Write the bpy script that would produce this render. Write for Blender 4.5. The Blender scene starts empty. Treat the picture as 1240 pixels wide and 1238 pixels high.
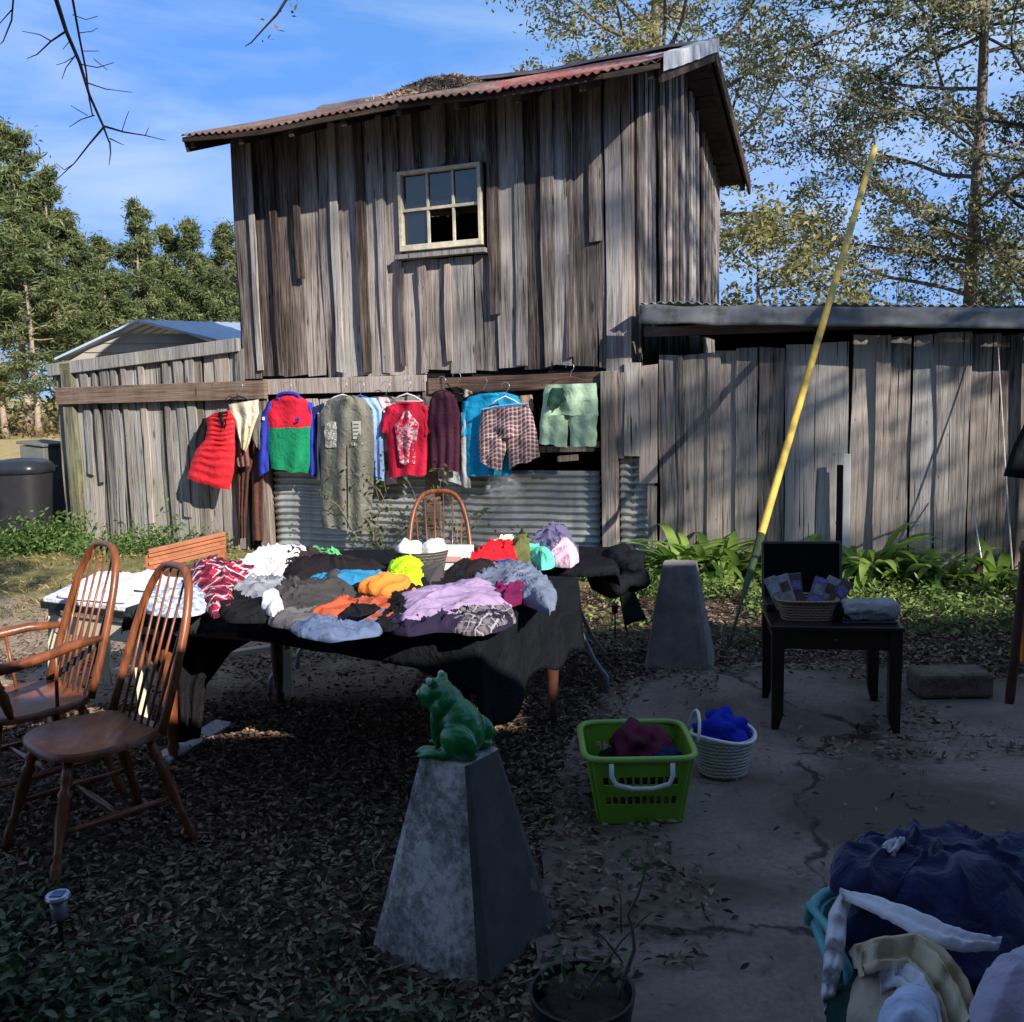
import bpy, bmesh, math, random
import numpy as np
from mathutils import Vector, Matrix, noise as mnoise
from math import sin, cos, pi, radians
random.seed(7); rng = np.random.default_rng(7)
S = bpy.context.scene; COL = S.collection
# ---------------------------------------------------------------- camera
FPX = 1150.0; CAMP = Vector((0, 0, 1.65)); TH = math.atan(131/FPX); RO = 0.024
Fw = Vector((0, cos(TH), -sin(TH))); R0 = Vector((1, 0, 0)); U0 = Vector((0, sin(TH), cos(TH)))
Rt = R0*cos(RO)-U0*sin(RO); Up = U0*cos(RO)+R0*sin(RO)
cd = bpy.data.cameras.new('camera'); cam = bpy.data.objects.new('camera', cd); COL.objects.link(cam)
cd.sensor_width = 36; cd.lens = 36*FPX/1240; cd.clip_end = 900; cd.clip_start = 0.05
m = Matrix((Rt, Up, -Fw)).transposed().to_4x4(); m.translation = CAMP; cam.matrix_world = m
S.camera = cam
def ray(px, py): return Fw+Rt*((px-620)/FPX)+Up*((619-py)/FPX)
def G(px, py, z=0.0):
    d = ray(px, py); return CAMP+d*((z-CAMP.z)/d.z)
def D(px, py, y):
    d = ray(px, py); return CAMP+d*(y/d.y)
# the long plank wall: origin at the barn's near corner, direction and outward normal
WO = Vector((1.2, 9.3, 0)); WU = Vector((.927, -.375, 0)).normalized(); WN = Vector((-.375, -.927, 0)).normalized()
def W(px, py, off=0.0):
    d = ray(px, py); o = WO+WN*off; return CAMP+d*((o-CAMP).dot(WN)/d.dot(WN))
def ws(px, py):
    p = W(px, py); return (p-WO).dot(WU), p.z
def WP(s, z, off=0.0): return WO+WU*s+WN*off+Vector((0, 0, z))
def nz(x, y=0, z=0): return mnoise.noise(Vector((x, y, z)))
# ---------------------------------------------------------------- nodes
class NT:
    def __init__(s, mat): s.t = mat.node_tree; s.n = s.t.nodes; s.l = s.t.links
    def a(s, typ, ins={}, **kw):
        n = s.n.new(typ)
        for k, v in kw.items(): setattr(n, k, v)
        for k, v in ins.items():
            if isinstance(v, bpy.types.NodeSocket): s.l.new(v, n.inputs[k])
            else: n.inputs[k].default_value = v
        return n
    def math(s, op, a, b=0.0, clamp=False):
        return s.a('ShaderNodeMath', {0: a, 1: b}, operation=op, use_clamp=clamp).outputs[0]
    def noise(s, vec, scale=5, detail=6, rough=.6, dist=0):
        return s.a('ShaderNodeTexNoise', {'Vector': vec, 'Scale': scale, 'Detail': detail, 'Roughness': rough, 'Distortion': dist}).outputs['Fac']
    def ramp(s, fac, stops):
        r = s.a('ShaderNodeValToRGB', {0: fac}); e = r.color_ramp.elements
        while len(e) < len(stops): e.new(.5)
        for i, (p, c) in enumerate(stops):
            e[i].position = p; e[i].color = (c, c, c, 1) if isinstance(c, (int, float)) else (*c, 1)
        return r.outputs[0]
    def mix(s, fac, a, b, mode='MIX'):
        def c(v): return (*v, 1) if isinstance(v, tuple) and len(v) == 3 else v
        n = s.a('ShaderNodeMix', data_type='RGBA', blend_type=mode)
        for k, v in ((0, fac), (6, c(a)), (7, c(b))):
            if isinstance(v, bpy.types.NodeSocket): s.l.new(v, n.inputs[k])
            else: n.inputs[k].default_value = v
        return n.outputs[2]
    def mapv(s, vec, sc=(1, 1, 1), rot=(0, 0, 0), loc=(0, 0, 0)):
        return s.a('ShaderNodeMapping', {0: vec, 1: loc, 2: rot, 3: sc}).outputs[0]
    def obj(s): return s.a('ShaderNodeTexCoord').outputs['Object']
    def pos(s): return s.a('ShaderNodeNewGeometry').outputs['Position']
    def tint(s): return s.a('ShaderNodeAttribute', attribute_name='tint').outputs['Fac']
    def bump(s, h, st=.3, d=.01): return s.a('ShaderNodeBump', {'Height': h, 'Strength': st, 'Distance': d}).outputs[0]
def newmat(name):
    mt = bpy.data.materials.new(name); mt.use_nodes = True; t = NT(mt); t.n.clear()
    o = t.a('ShaderNodeOutputMaterial'); b = t.a('ShaderNodeBsdfPrincipled'); t.l.new(b.outputs[0], o.inputs[0])
    t.b = b; t.o = o; return mt, t
def seti(t, **k):
    nm = {'col': 'Base Color', 'rough': 'Roughness', 'metal': 'Metallic', 'nrm': 'Normal', 'spec': 'Specular IOR Level', 'alpha': 'Alpha', 'trans': 'Transmission Weight', 'sheen': 'Sheen Weight', 'coat': 'Coat Weight'}
    for a, v in k.items():
        if isinstance(v, bpy.types.NodeSocket): t.l.new(v, t.b.inputs[nm[a]])
        else: t.b.inputs[nm[a]].default_value = (*v, 1) if isinstance(v, tuple) and len(v) == 3 else v
def sc(c, k): return tuple(min(1, x*k) for x in c)
_cache = {}
def flat(name, c, rough=.7, var=.25, nscale=8, bump=.2, bs=40, metal=0, spec=.4, bd=.004):
    key = (name,)
    if key in _cache: return _cache[key]
    mt, t = newmat(name); p = t.obj()
    n = t.noise(p, nscale, 5, .65); r = t.ramp(n, [(.3, sc(c, 1-var)), (.7, sc(c, 1+var))])
    seti(t, col=r, rough=rough, metal=metal, spec=spec, nrm=t.bump(t.noise(p, bs, 4, .6), bump, bd)); _cache[key] = mt; return mt
def cloth(name, c, rough=.9, fold=.5, weave=True, sheen=0.0, var=.12):
    if (name,) in _cache: return _cache[(name,)]
    mt, t = newmat(name); p = t.obj()
    w = t.noise(p, 7, 3, .55, 1.2); f = t.noise(p, 22, 3, .5, .8)
    h = t.math('ADD', t.math('MULTIPLY', w, 1.0), t.math('MULTIPLY', f, .35))
    h = t.math('ADD', h, t.math('MULTIPLY', t.noise(p, 600, 2), .02))
    col = t.ramp(t.noise(p, 5, 4), [(.3, sc(c, 1-var)), (.7, sc(c, 1+var))])
    seti(t, col=col, rough=rough, sheen=sheen, spec=.12 if max(c) > .05 else .05, nrm=t.bump(h, fold, .035)); _cache[(name,)] = mt; return mt
def plaid(name, base, c2, c3, s=30, rot=(0, 0, 0), lie=False):
    mt, t = newmat(name); p = t.mapv(t.obj(), (1, 1, 1), rot)
    x = t.a('ShaderNodeSeparateXYZ', {0: p})
    def stripes(o, k, w, ph=0):
        v = t.math('FRACT', t.math('ADD', t.math('MULTIPLY', o, k), ph)); return t.math('LESS_THAN', v, w)
    a = x.outputs[0]; b = t.math('ADD', x.outputs[2] if not lie else t.math('MULTIPLY', x.outputs[2], .2), x.outputs[1])
    c = t.mix(t.math('MULTIPLY', stripes(a, s, .38), .75), base, c2); c = t.mix(t.math('MULTIPLY', stripes(b, s, .38), .75), c, c2)
    c = t.mix(stripes(a, s, .1, .3), c, c3); c = t.mix(stripes(b, s, .1, .3), c, c3)
    seti(t, col=c, rough=.9, spec=.2, nrm=t.bump(t.noise(t.obj(), 9, 4, .6, 1), .5, .03)); return mt
def wood_old(name, lo, mid, hi, stain=.5, vert=True, lich=0.0):
    mt, t = newmat(name); p = t.obj(); ti = t.tint()
    off = t.a('ShaderNodeCombineXYZ', {0: t.math('MULTIPLY', ti, 37), 1: 0.0, 2: t.math('MULTIPLY', ti, 91)}).outputs[0]
    pv = t.a('ShaderNodeVectorMath', {0: p, 1: off}, operation='ADD').outputs[0]
    g = t.noise(t.mapv(pv, (34, 34, 1.3) if vert else (1.6, 1.6, 40)), 1.0, 7, .7, .7)
    g2 = t.noise(t.mapv(pv, (120, 120, 2.2) if vert else (3, 3, 130)), 1.0, 3, .6, .2)
    big = t.noise(t.mapv(pv, (3.5, 3.5, .8)), 1.0, 5, .65)
    f = t.math('ADD', t.math('MULTIPLY', g, .62), t.math('MULTIPLY', g2, .28)); f = t.math('ADD', f, t.math('MULTIPLY', big, .32))
    f = t.math('ADD', f, t.math('MULTIPLY', t.math('SUBTRACT', ti, .5), .26))
    c = t.ramp(f, [(.4, lo), (.56, mid), (.74, hi)])
    kn = t.a('ShaderNodeTexVoronoi', {'Vector': t.mapv(pv, (7, 7, 1.7)), 'Scale': 1.0}).outputs['Distance']
    c = t.mix(t.ramp(kn, [(.05, .8), (.13, 0.0)]), c, sc(lo, .5))
    nl = t.a('ShaderNodeTexVoronoi', {'Vector': t.mapv(pv, (16, 16, 3.2)), 'Scale': 1.0}).outputs['Distance']
    c = t.mix(t.ramp(nl, [(.035, .9), (.07, 0.0)]), c, (.03, .014, .01))
    ck = t.noise(t.mapv(pv, (60, 60, .9)) if vert else t.mapv(pv, (1, 1, 60)), 1.0, 2, .5)
    c = t.mix(t.ramp(ck, [(.31, .95), (.35, 0.0)]), c, (.012, .009, .008))
    hue = t.ramp(t.math('FRACT', t.math('MULTIPLY', ti, 13.7)), [(0, (.98, .87, .8)), (.5, (1, 1, 1)), (1, (.86, .92, 1))])
    c = t.mix(.75, c, hue, 'MULTIPLY')
    if lich: c = t.mix(t.math('MULTIPLY', t.ramp(t.noise(p, 1.7, 6, .7), [(.55, 0.0), (.7, 1.0)]), lich), c, (.22, .23, .1))
    seti(t, col=c, rough=.92, spec=.2, nrm=t.bump(f, .8, .02)); return mt
def metal_corr(name, c, rust, rf=.5, metal=.6):
    mt, t = newmat(name); p = t.obj()
    n = t.noise(p, 2.2, 8, .7); s2 = t.noise(t.mapv(p, (9, 9, 1.5)), 1, 5, .6)
    cc = t.ramp(s2, [(.3, sc(c, .7)), (.7, sc(c, 1.15))]); cc = t.mix(t.ramp(n, [(rf, 0.0), (rf+.1, 1.0)]), cc, rust)
    seti(t, col=cc, rough=.5, metal=metal, spec=.4, nrm=t.bump(n, .3, .01)); return mt
def leafmat(name, c1, c2, c3, trans=.35, rough=.6):
    mt, t = newmat(name); ti = t.tint(); c = t.ramp(ti, [(.1, c1), (.5, c2), (.9, c3)])
    seti(t, col=c, rough=rough, spec=.25)
    if trans:
        tr = t.a('ShaderNodeBsdfTranslucent', {0: c}); mx = t.a('ShaderNodeMixShader', {0: trans, 1: t.b.outputs[0], 2: tr.outputs[0]})
        t.l.new(mx.outputs[0], t.o.inputs[0])
    return mt
# ---------------------------------------------------------------- mesh builder
class MB:
    def __init__(s): s.v = []; s.f = []; s.m = []; s.t = []
    def add(s, vs, fs, mi=0, t=.5):
        b = len(s.v); s.v += [tuple(v) for v in vs]; s.f += [tuple(b+i for i in f) for f in fs]; s.m += [mi]*len(fs); s.t += [t]*len(vs)
        return b
    def box(s, c, size, M=None, mi=0, t=.5):
        hx, hy, hz = size[0]/2, size[1]/2, size[2]/2; vs = []
        for x, y, z in ((-1, -1, -1), (1, -1, -1), (1, 1, -1), (-1, 1, -1), (-1, -1, 1), (1, -1, 1), (1, 1, 1), (-1, 1, 1)):
            p = Vector((x*hx, y*hy, z*hz)); p = (M @ p if M else p)+Vector(c); vs.append(p)
        s.add(vs, [(3, 2, 1, 0), (4, 5, 6, 7), (0, 1, 5, 4), (1, 2, 6, 5), (2, 3, 7, 6), (3, 0, 4, 7)], mi, t)
    def beam(s, a, b, w, h, up=(0, 0, 1), mi=0, t=.5):
        a = Vector(a); b = Vector(b); d = (b-a).normalized(); up = Vector(up); x = d.cross(up).normalized(); y = x.cross(d).normalized()
        vs = []
        for p in (a, b):
            for i, j in ((-1, -1), (1, -1), (1, 1), (-1, 1)): vs.append(p+x*(i*w/2)+y*(j*h/2))
        s.add(vs, [(0, 1, 2, 3), (7, 6, 5, 4), (0, 4, 5, 1), (1, 5, 6, 2), (2, 6, 7, 3), (3, 7, 4, 0)], mi, t)
    def tube(s, pts, r, n=8, mi=0, t=.5, cap=True, sx=1.0, closed=False):
        pts = [Vector(p) for p in pts]; N = len(pts)
        rr = r if isinstance(r, (list, tuple)) else [r]*N
        vs = []; prev = None
        for i, p in enumerate(pts):
            if closed: d = (pts[(i+1) % N]-pts[i-1])
            else: d = (pts[min(i+1, N-1)]-pts[max(i-1, 0)])
            d = d.normalized() if d.length > 1e-9 else Vector((0, 0, 1))
            if prev is None: x = d.orthogonal().normalized()
            else:
                x = prev-d*prev.dot(d); x = x.normalized() if x.length > 1e-6 else d.orthogonal().normalized()
            prev = x; y = d.cross(x)
            for k in range(n):
                a = 2*pi*k/n; vs.append(p+x*(cos(a)*rr[i]*sx)+y*(sin(a)*rr[i]))
        fs = []
        for i in range(N if closed else N-1):
            j = (i+1) % N
            for k in range(n):
                l = (k+1) % n; fs.append((i*n+k, i*n+l, j*n+l, j*n+k))
        if cap and not closed: fs.append(tuple(range(n))[::-1]); fs.append(tuple((N-1)*n+k for k in range(n)))
        s.add(vs, fs, mi, t)
    def turned(s, a, b, prof, n=10, mi=0, t=.5):
        a = Vector(a); b = Vector(b); s.tube([a.lerp(b, q) for q, _ in prof], [r for _, r in prof], n, mi, t)
    def grid(s, fn, nu, nv, mi=0, t=.5, mf=None):
        vs = [fn(i/nu, j/nv) for j in range(nv+1) for i in range(nu+1)]
        b = len(s.v); s.v += [tuple(v) for v in vs]; s.t += [t]*len(vs)
        for j in range(nv):
            for i in range(nu):
                q = b+j*(nu+1)+i; s.f.append((q, q+1, q+nu+2, q+nu+1)); s.m.append(mf((i+.5)/nu, (j+.5)/nv) if mf else mi)
    def ell(s, c, r, M=None, n=14, mi=0, t=.5, jit=0, seed=0):
        vs = []; fs = []; m2 = n//2+1; c = Vector(c)
        for j in range(m2+1):
            th = pi*j/m2
            for i in range(n):
                a = 2*pi*i/n; q = Vector((sin(th)*cos(a), sin(th)*sin(a), cos(th)))
                k = 1+jit*nz(q.x*2+seed, q.y*2, q.z*2)
                p = Vector((q.x*r[0], q.y*r[1], q.z*r[2]))*k; vs.append((M @ p if M else p)+c)
        for j in range(m2):
            for i in range(n):
                l = (i+1) % n; fs.append((j*n+i, (j+1)*n+i, (j+1)*n+l, j*n+l))
        s.add(vs, fs, mi, t)
    def build(s, name, mats, parent=None, smooth=False, angle=None, bevel=0, sub=0, solid=0):
        me = bpy.data.meshes.new(name); me.from_pydata(s.v, [], s.f); me.validate(clean_customdata=False)
        if not isinstance(mats, (list, tuple)): mats = [mats]
        for x in mats: me.materials.append(x)
        if len(me.polygons) == len(s.m): me.polygons.foreach_set('material_index', s.m)
        at = me.attributes.new('tint', 'FLOAT', 'POINT'); at.data.foreach_set('value', s.t)
        if smooth: me.polygons.foreach_set('use_smooth', [True]*len(me.polygons))
        me.update()
        o = bpy.data.objects.new(name, me); COL.objects.link(o)
        if smooth and angle:
            me.set_sharp_from_angle(angle=radians(angle))
        if solid: q = o.modifiers.new('s', 'SOLIDIFY'); q.thickness = solid; q.offset = 0
        if bevel: q = o.modifiers.new('b', 'BEVEL'); q.width = bevel; q.segments = 2; q.limit_method = 'ANGLE'; q.angle_limit = radians(40)
        if sub: q = o.modifiers.new('u', 'SUBSURF'); q.levels = sub; q.render_levels = sub
        if parent:
            o.parent = parent; o.matrix_parent_inverse = parent.matrix_world.inverted() if s_world else Matrix()
        return o
s_world = True
def setp(o, label=None, cat=None, group=None, kind=None):
    if label: o['label'] = label
    if cat: o['category'] = cat
    if group: o['group'] = group
    if kind: o['kind'] = kind
    return o
def empty(name, loc, label, cat, group=None, rz=0):
    o = bpy.data.objects.new(name, None); COL.objects.link(o); o.location = loc; o.rotation_euler = (0, 0, rz); o.empty_display_size = .1
    o.matrix_world = Matrix.Translation(Vector(loc)) @ Matrix.Rotation(rz, 4, 'Z')
    return setp(o, label, cat, group)
def dup(root, loc, rz, label=None, group=None, scale=None):
    r = root.copy(); COL.objects.link(r); r.location = loc; r.rotation_euler = (0, 0, rz)
    if scale: r.scale = scale if isinstance(scale, tuple) else (scale,)*3
    if label: r['label'] = label
    if group: r['group'] = group
    for ch in root.children:
        c = ch.copy(); COL.objects.link(c); c.parent = r
        for g in ch.children:
            d = g.copy(); COL.objects.link(d); d.parent = c
    return r
def RZ(a): return Matrix.Rotation(a, 3, 'Z')
LSH = {'leaf': np.array([(0, -1, 0), (.3, -.45, .1), (.36, .25, .16), (0, 1, -.05), (-.36, .25, .16), (-.3, -.45, .1)], float),
       'twig': np.array([(0, -1, 0), (.05, 0, .02), (0, 1, 0), (-.05, 0, .02)], float),
       'dia': np.array([(0, -1, 0), (.45, 0, .12), (0, 1, 0), (-.45, 0, .12)], float),
       'needle': np.array([(0, -1, 0), (.2, 0, .0), (0, 1, 0), (-.2, 0, 0)], float)}
def leaves(name, P, size, mat, parent=None, shape='dia', flat_=0.0, tint=None, nrm=None, smooth=False, dirs=None):
    """one mesh of many small folded leaves at points P"""
    P = np.asarray(P, float); N = len(P); sz = np.asarray(size) if np.ndim(size) else np.full(N, size)
    sz = sz*rng.uniform(.65, 1.3, N)
    if dirs is None:
        a = rng.normal(size=(N, 3)); a[:, 2] *= (1-flat_)
    else: a = np.asarray(dirs)+rng.normal(size=(N, 3))*.18
    a /= np.linalg.norm(a, axis=1)[:, None]
    b = rng.normal(size=(N, 3)); b[:, 2] *= (1-flat_*.8)
    b -= (b*a).sum(1)[:, None]*a; b /= np.linalg.norm(b, axis=1)[:, None]
    c = np.cross(a, b); c *= np.sign(c[:, 2]+1e-9)[:, None]
    L = LSH[shape]; V = P[:, None, :]+sz[:, None, None]*(L[None, :, 0:1]*b[:, None, :]+L[None, :, 1:2]*a[:, None, :]+L[None, :, 2:3]*c[:, None, :])
    if dirs is not None: V += (a*sz[:, None])[:, None, :]
    K = len(L); V = V.reshape(-1, 3); me = bpy.data.meshes.new(name); me.vertices.add(K*N); me.vertices.foreach_set('co', V.ravel())
    base = np.arange(N)*K
    ix = np.stack([base, base+1, base+2, base, base+2, base+3], 1) if K == 4 else np.stack([base, base+1, base+2, base+3, base, base+3, base+4, base+5], 1); q = ix.shape[1]//2
    me.loops.add(2*q*N); me.loops.foreach_set('vertex_index', ix.ravel().astype(np.int32)); me.polygons.add(2*N)
    me.polygons.foreach_set('loop_start', np.arange(0, 2*q*N, q, dtype=np.int32)); me.polygons.foreach_set('loop_total', np.full(2*N, q, np.int32))
    me.update(); me.validate()
    tt = rng.uniform(0, 1, N) if tint is None else np.clip(np.asarray(tint)+rng.normal(size=N)*.12, 0, 1)
    at = me.attributes.new('tint', 'FLOAT', 'POINT'); at.data.foreach_set('value', np.repeat(tt, K).astype(np.float32))
    me.materials.append(mat); o = bpy.data.objects.new(name, me); COL.objects.link(o)
    if parent: o.parent = parent; o.matrix_parent_inverse = parent.matrix_world.inverted()
    return o
# ================================================================ light and sky
SD = Vector((-.85, 1.10, -.73)).normalized()
sl = bpy.data.lights.new('sun', 'SUN'); sl.energy = 5.0; sl.angle = radians(.5); sl.color = (1, .92, .82)
so = bpy.data.objects.new('sun', sl); COL.objects.link(so); so.rotation_euler = SD.to_track_quat('-Z', 'Y').to_euler(); so.location = (9, -9, 9)
w = bpy.data.worlds.new('World'); S.world = w; w.use_nodes = True
t = NT(w); t.n.clear(); out = t.a('ShaderNodeOutputWorld')
sky = t.a('ShaderNodeTexSky', sky_type='NISHITA', sun_disc=False); sky.sun_elevation = math.asin(-SD.z); sky.sun_rotation = math.atan2(-SD.x, -SD.y)
sky.air_density = 1.25; sky.dust_density = .3; sky.ozone_density = 3.5; sky.altitude = 50
tc = t.a('ShaderNodeTexCoord').outputs['Generated']
cl = t.noise(t.mapv(tc, (1.6, 1.6, 7.5), (0, .25, .3)), 1.5, 7, .55, .6)
cm = t.ramp(cl, [(.36, 0.0), (.68, .75)])
col = t.mix(1.0, sky.outputs[0], (.85, 1.0, 1.3), 'MULTIPLY')
col = t.mix(1.0, col, (.85, 2.45, 7.6), 'DARKEN')
zz = t.a('ShaderNodeSeparateXYZ', {0: tc}).outputs[2]
col = t.mix(t.ramp(zz, [(.0, .85), (.33, .25), (.6, 0.0)]), col, (1.9, 4.0, 7.8))
col = t.mix(cm, col, (4.6, 5.8, 7.8))
bg = t.a('ShaderNodeBackground', {0: col, 1: .082}); t.l.new(bg.outputs[0], out.inputs[0])
S.view_settings.view_transform = 'Standard'; S.view_settings.look = 'None'; S.view_settings.gamma = 1; S.view_settings.exposure = 0.76
S.render.engine = 'CYCLES'; S.cycles.use_denoising = True; S.cycles.max_bounces = 6; S.cycles.transparent_max_bounces = 24
S.render.resolution_x = 1024; S.render.resolution_y = 1022
# ================================================================ materials
M_barn = wood_old('weathered_barn_wood', (.022, .017, .015), (.15, .125, .113), (.44, .405, .38))
M_fence = wood_old('silvery_plank_wood', (.07, .058, .05), (.28, .25, .225), (.5, .465, .43))
M_shed = wood_old('greyed_shed_wood', (.055, .05, .045), (.23, .215, .2), (.42, .4, .37), lich=.5)
M_beam = wood_old('brown_beam_wood', (.05, .032, .025), (.16, .11, .085), (.28, .21, .17), vert=False)
M_darkbeam = wood_old('dark_rafter_wood', (.02, .015, .012), (.05, .035, .028), (.1, .075, .06), vert=False)
M_dark = flat('interior_and_shadow_black', (.012, .011, .011), .95, .2)
M_redroof = metal_corr('red_rusty_roofing', (.3, .085, .065), (.26, .19, .16), .48, .1)
M_oldroof = metal_corr('rusty_grey_roofing', (.2, .14, .11), (.13, .06, .04), .5, .2)
M_galv = metal_corr('galvanised_sheet', (.42, .44, .44), (.22, .19, .16), .6, .35)
M_flash = metal_corr('pale_metal_flashing', (.6, .6, .6), (.3, .28, .26), .62, .3)
M_blueroof = flat('pale_blue_metal_roof', (.33, .4, .5), .4, .12, 3, metal=.3)
M_cream = flat('cream_paint', (.62, .56, .42), .6, .12)
M_winframe = flat('old_cream_window_paint', (.6, .55, .42), .7, .25, 14)
def glass():
    mt, t = newmat('window_glass'); seti(t, col=(.02, .025, .03), rough=.04, spec=1.0, nrm=t.bump(t.noise(t.obj(), 3, 2), .08, .02)); return mt
M_glass = glass()
M_siding = flat('tan_siding', (.24, .225, .2), .7, .1)
def chairwood():
    mt, t = newmat('varnished_oak'); p = t.obj(); n = t.noise(t.mapv(p, (30, 6, 6)), 1, 5, .6, 1)
    seti(t, col=t.ramp(n, [(.3, (.085, .027, .012)), (.7, (.26, .085, .03))]), rough=.36, spec=.4, coat=.12, nrm=t.bump(n, .15, .003)); return mt
M_chair = chairwood()
def concrete(name, c, dirt=(.07, .055, .04)):
    mt, t = newmat(name); p = t.pos()
    a = t.noise(p, 2.2, 8, .68); b = t.noise(p, 45, 4, .6); d = t.noise(p, .9, 5, .6, .7)
    base = t.ramp(a, [(.3, sc(c, .72)), (.7, sc(c, 1.1))]); base = t.mix(.35, base, t.ramp(b, [(.35, sc(c, .55)), (.65, sc(c, 1.35))]))
    base = t.mix(t.ramp(d, [(.42, 0.0), (.6, .85)]), base, dirt)
    vo = t.a('ShaderNodeTexVoronoi', {'Vector': t.a('ShaderNodeVectorMath', {0: p, 1: t.a('ShaderNodeVectorMath', {0: t.a('ShaderNodeTexNoise', {'Vector': p, 'Scale': 2.5, 'Detail': 6.0}).outputs['Color'], 1: (.45, .45, .45)}, operation='MULTIPLY').outputs[0]}, operation='ADD').outputs[0], 'Scale': .6}, feature='DISTANCE_TO_EDGE').outputs['Distance']
    wob = t.noise(p, 3, 4); th = t.ramp(t.math('ADD', vo, t.math('MULTIPLY', t.math('SUBTRACT', wob, .5), .05)), [(.0, .85), (.009, 0.0)])
    base = t.mix(th, base, (.02, .016, .013))
    v2 = t.a('ShaderNodeTexVoronoi', {'Vector': t.a('ShaderNodeVectorMath', {0: p, 1: t.a('ShaderNodeVectorMath', {0: t.a('ShaderNodeTexNoise', {'Vector': p, 'Scale': 4.0, 'Detail': 6.0}).outputs['Color'], 1: (.5, .5, .5)}, operation='MULTIPLY').outputs[0]}, operation='ADD').outputs[0], 'Scale': 1.7}, feature='DISTANCE_TO_EDGE').outputs['Distance']
    th2 = t.math('MULTIPLY', t.ramp(v2, [(0.0, .9), (.008, 0.0)]), t.ramp(t.noise(p, 1.1, 3), [(.5, 0.0), (.56, 1.0)])); base = t.mix(th2, base, (.025, .02, .016))
    seti(t, col=base, rough=.9, spec=.25, nrm=t.bump(t.math('SUBTRACT', t.math('ADD', a, t.math('MULTIPLY', b, .3)), th), .5, .015)); return mt
M_conc = concrete('cracked_patio_concrete', (.23, .19, .16))
def obmat():
    mt, t = newmat('mottled_obelisk_concrete'); p = t.obj(); a = t.noise(p, 6, 9, .75); b = t.noise(p, 38, 6, .75)
    f = t.math('ADD', t.math('MULTIPLY', a, .6), t.math('MULTIPLY', b, .45))
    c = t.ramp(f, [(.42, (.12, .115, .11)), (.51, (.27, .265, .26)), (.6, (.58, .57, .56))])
    seti(t, col=c, rough=.95, spec=.2, nrm=t.bump(f, .7, .008)); return mt
M_ob = obmat()
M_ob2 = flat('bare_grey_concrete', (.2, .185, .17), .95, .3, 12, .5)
M_ob3 = flat('shade_toned_concrete', (.075, .07, .065), .95, .3, 9, .5)  # near obelisk's side faces, with their shade put into the colour
# ================================================================ ground
def gh(x, y):
    h = max(0, y-13)*.021
    return h+.012*nz(x*.9, y*.9)+.05*nz(x*.12, y*.12, 5)*min(1, max(0, (y-9)/6))
mb = MB()
xs = sorted(set([-150, -110, -80, -60, -45, -34, -26, -20, -16]+[round(-13+i*.5, 3) for i in range(53)]+[16, 20, 26, 34, 45, 60, 80, 110, 150]))
ys = sorted(set([-60, -40, -25, -15, -8, -4]+[round(-2+i*.4, 3) for i in range(50)]+[19, 22, 26, 30, 36, 44, 55, 70, 90, 120, 170, 260, 400]))
nx = len(xs)
mb.v = [(x*(3 if abs(x) == 150 and y > 200 else 1), y, gh(x, y)) for y in ys for x in xs]; mb.t = [.5]*len(mb.v)
for j in range(len(ys)-1):
    for i in range(nx-1): q = j*nx+i; mb.f.append((q, q+1, q+nx+1, q+nx)); mb.m.append(0)
def groundmat():
    mt, t = newmat('yard_ground'); p = t.pos(); X = t.a('ShaderNodeSeparateXYZ', {0: p}); x = X.outputs[0]; y = X.outputs[1]
    fine = t.noise(p, 28, 6, .7); mid = t.noise(p, 4, 6, .65); big = t.noise(p, .7, 5, .6)
    litter = t.ramp(fine, [(.35, (.03, .02, .015)), (.52, (.08, .055, .04)), (.66, (.17, .12, .085))])
    sand = t.ramp(t.math('ADD', t.math('MULTIPLY', fine, .5), t.math('MULTIPLY', mid, .5)), [(.38, (.2, .145, .1)), (.6, (.42, .33, .24))])
    grass = t.ramp(t.math('ADD', t.math('MULTIPLY', fine, .5), t.math('MULTIPLY', mid, .5)), [(.38, (.07, .085, .025)), (.5, (.2, .18, .07)), (.64, (.36, .28, .14))])
    field = t.ramp(mid, [(.35, (.3, .24, .1)), (.65, (.48, .37, .17))])
    dsand = t.math('ADD', y, t.math('MULTIPLY', t.math('SUBTRACT', big, .5), 2.4))
    ms = t.math('MULTIPLY', t.ramp(t.math('MULTIPLY', dsand, .1), [(.50, 0.0), (.56, 1.0)]), t.ramp(t.math('MULTIPLY', t.math('ADD', x, 10), .05), [(.47, 1.0), (.52, 0.0)]))
    c = t.mix(ms, litter, sand)
    mg = t.math('MULTIPLY', t.ramp(t.math('MULTIPLY', dsand, .1), [(.79, 0.0), (.9, 1.0)]), 1.0)
    c = t.mix(mg, c, grass)
    c = t.mix(t.ramp(t.math('MULTIPLY', y, .01), [(.13, 0.0), (.18, 1.0)]), c, field)
    seti(t, col=c, rough=.95, spec=.15, nrm=t.bump(t.math('ADD', fine, mid), .8, .03)); return mt
setp(mb.build('ground', groundmat(), smooth=True), kind='structure')
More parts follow.
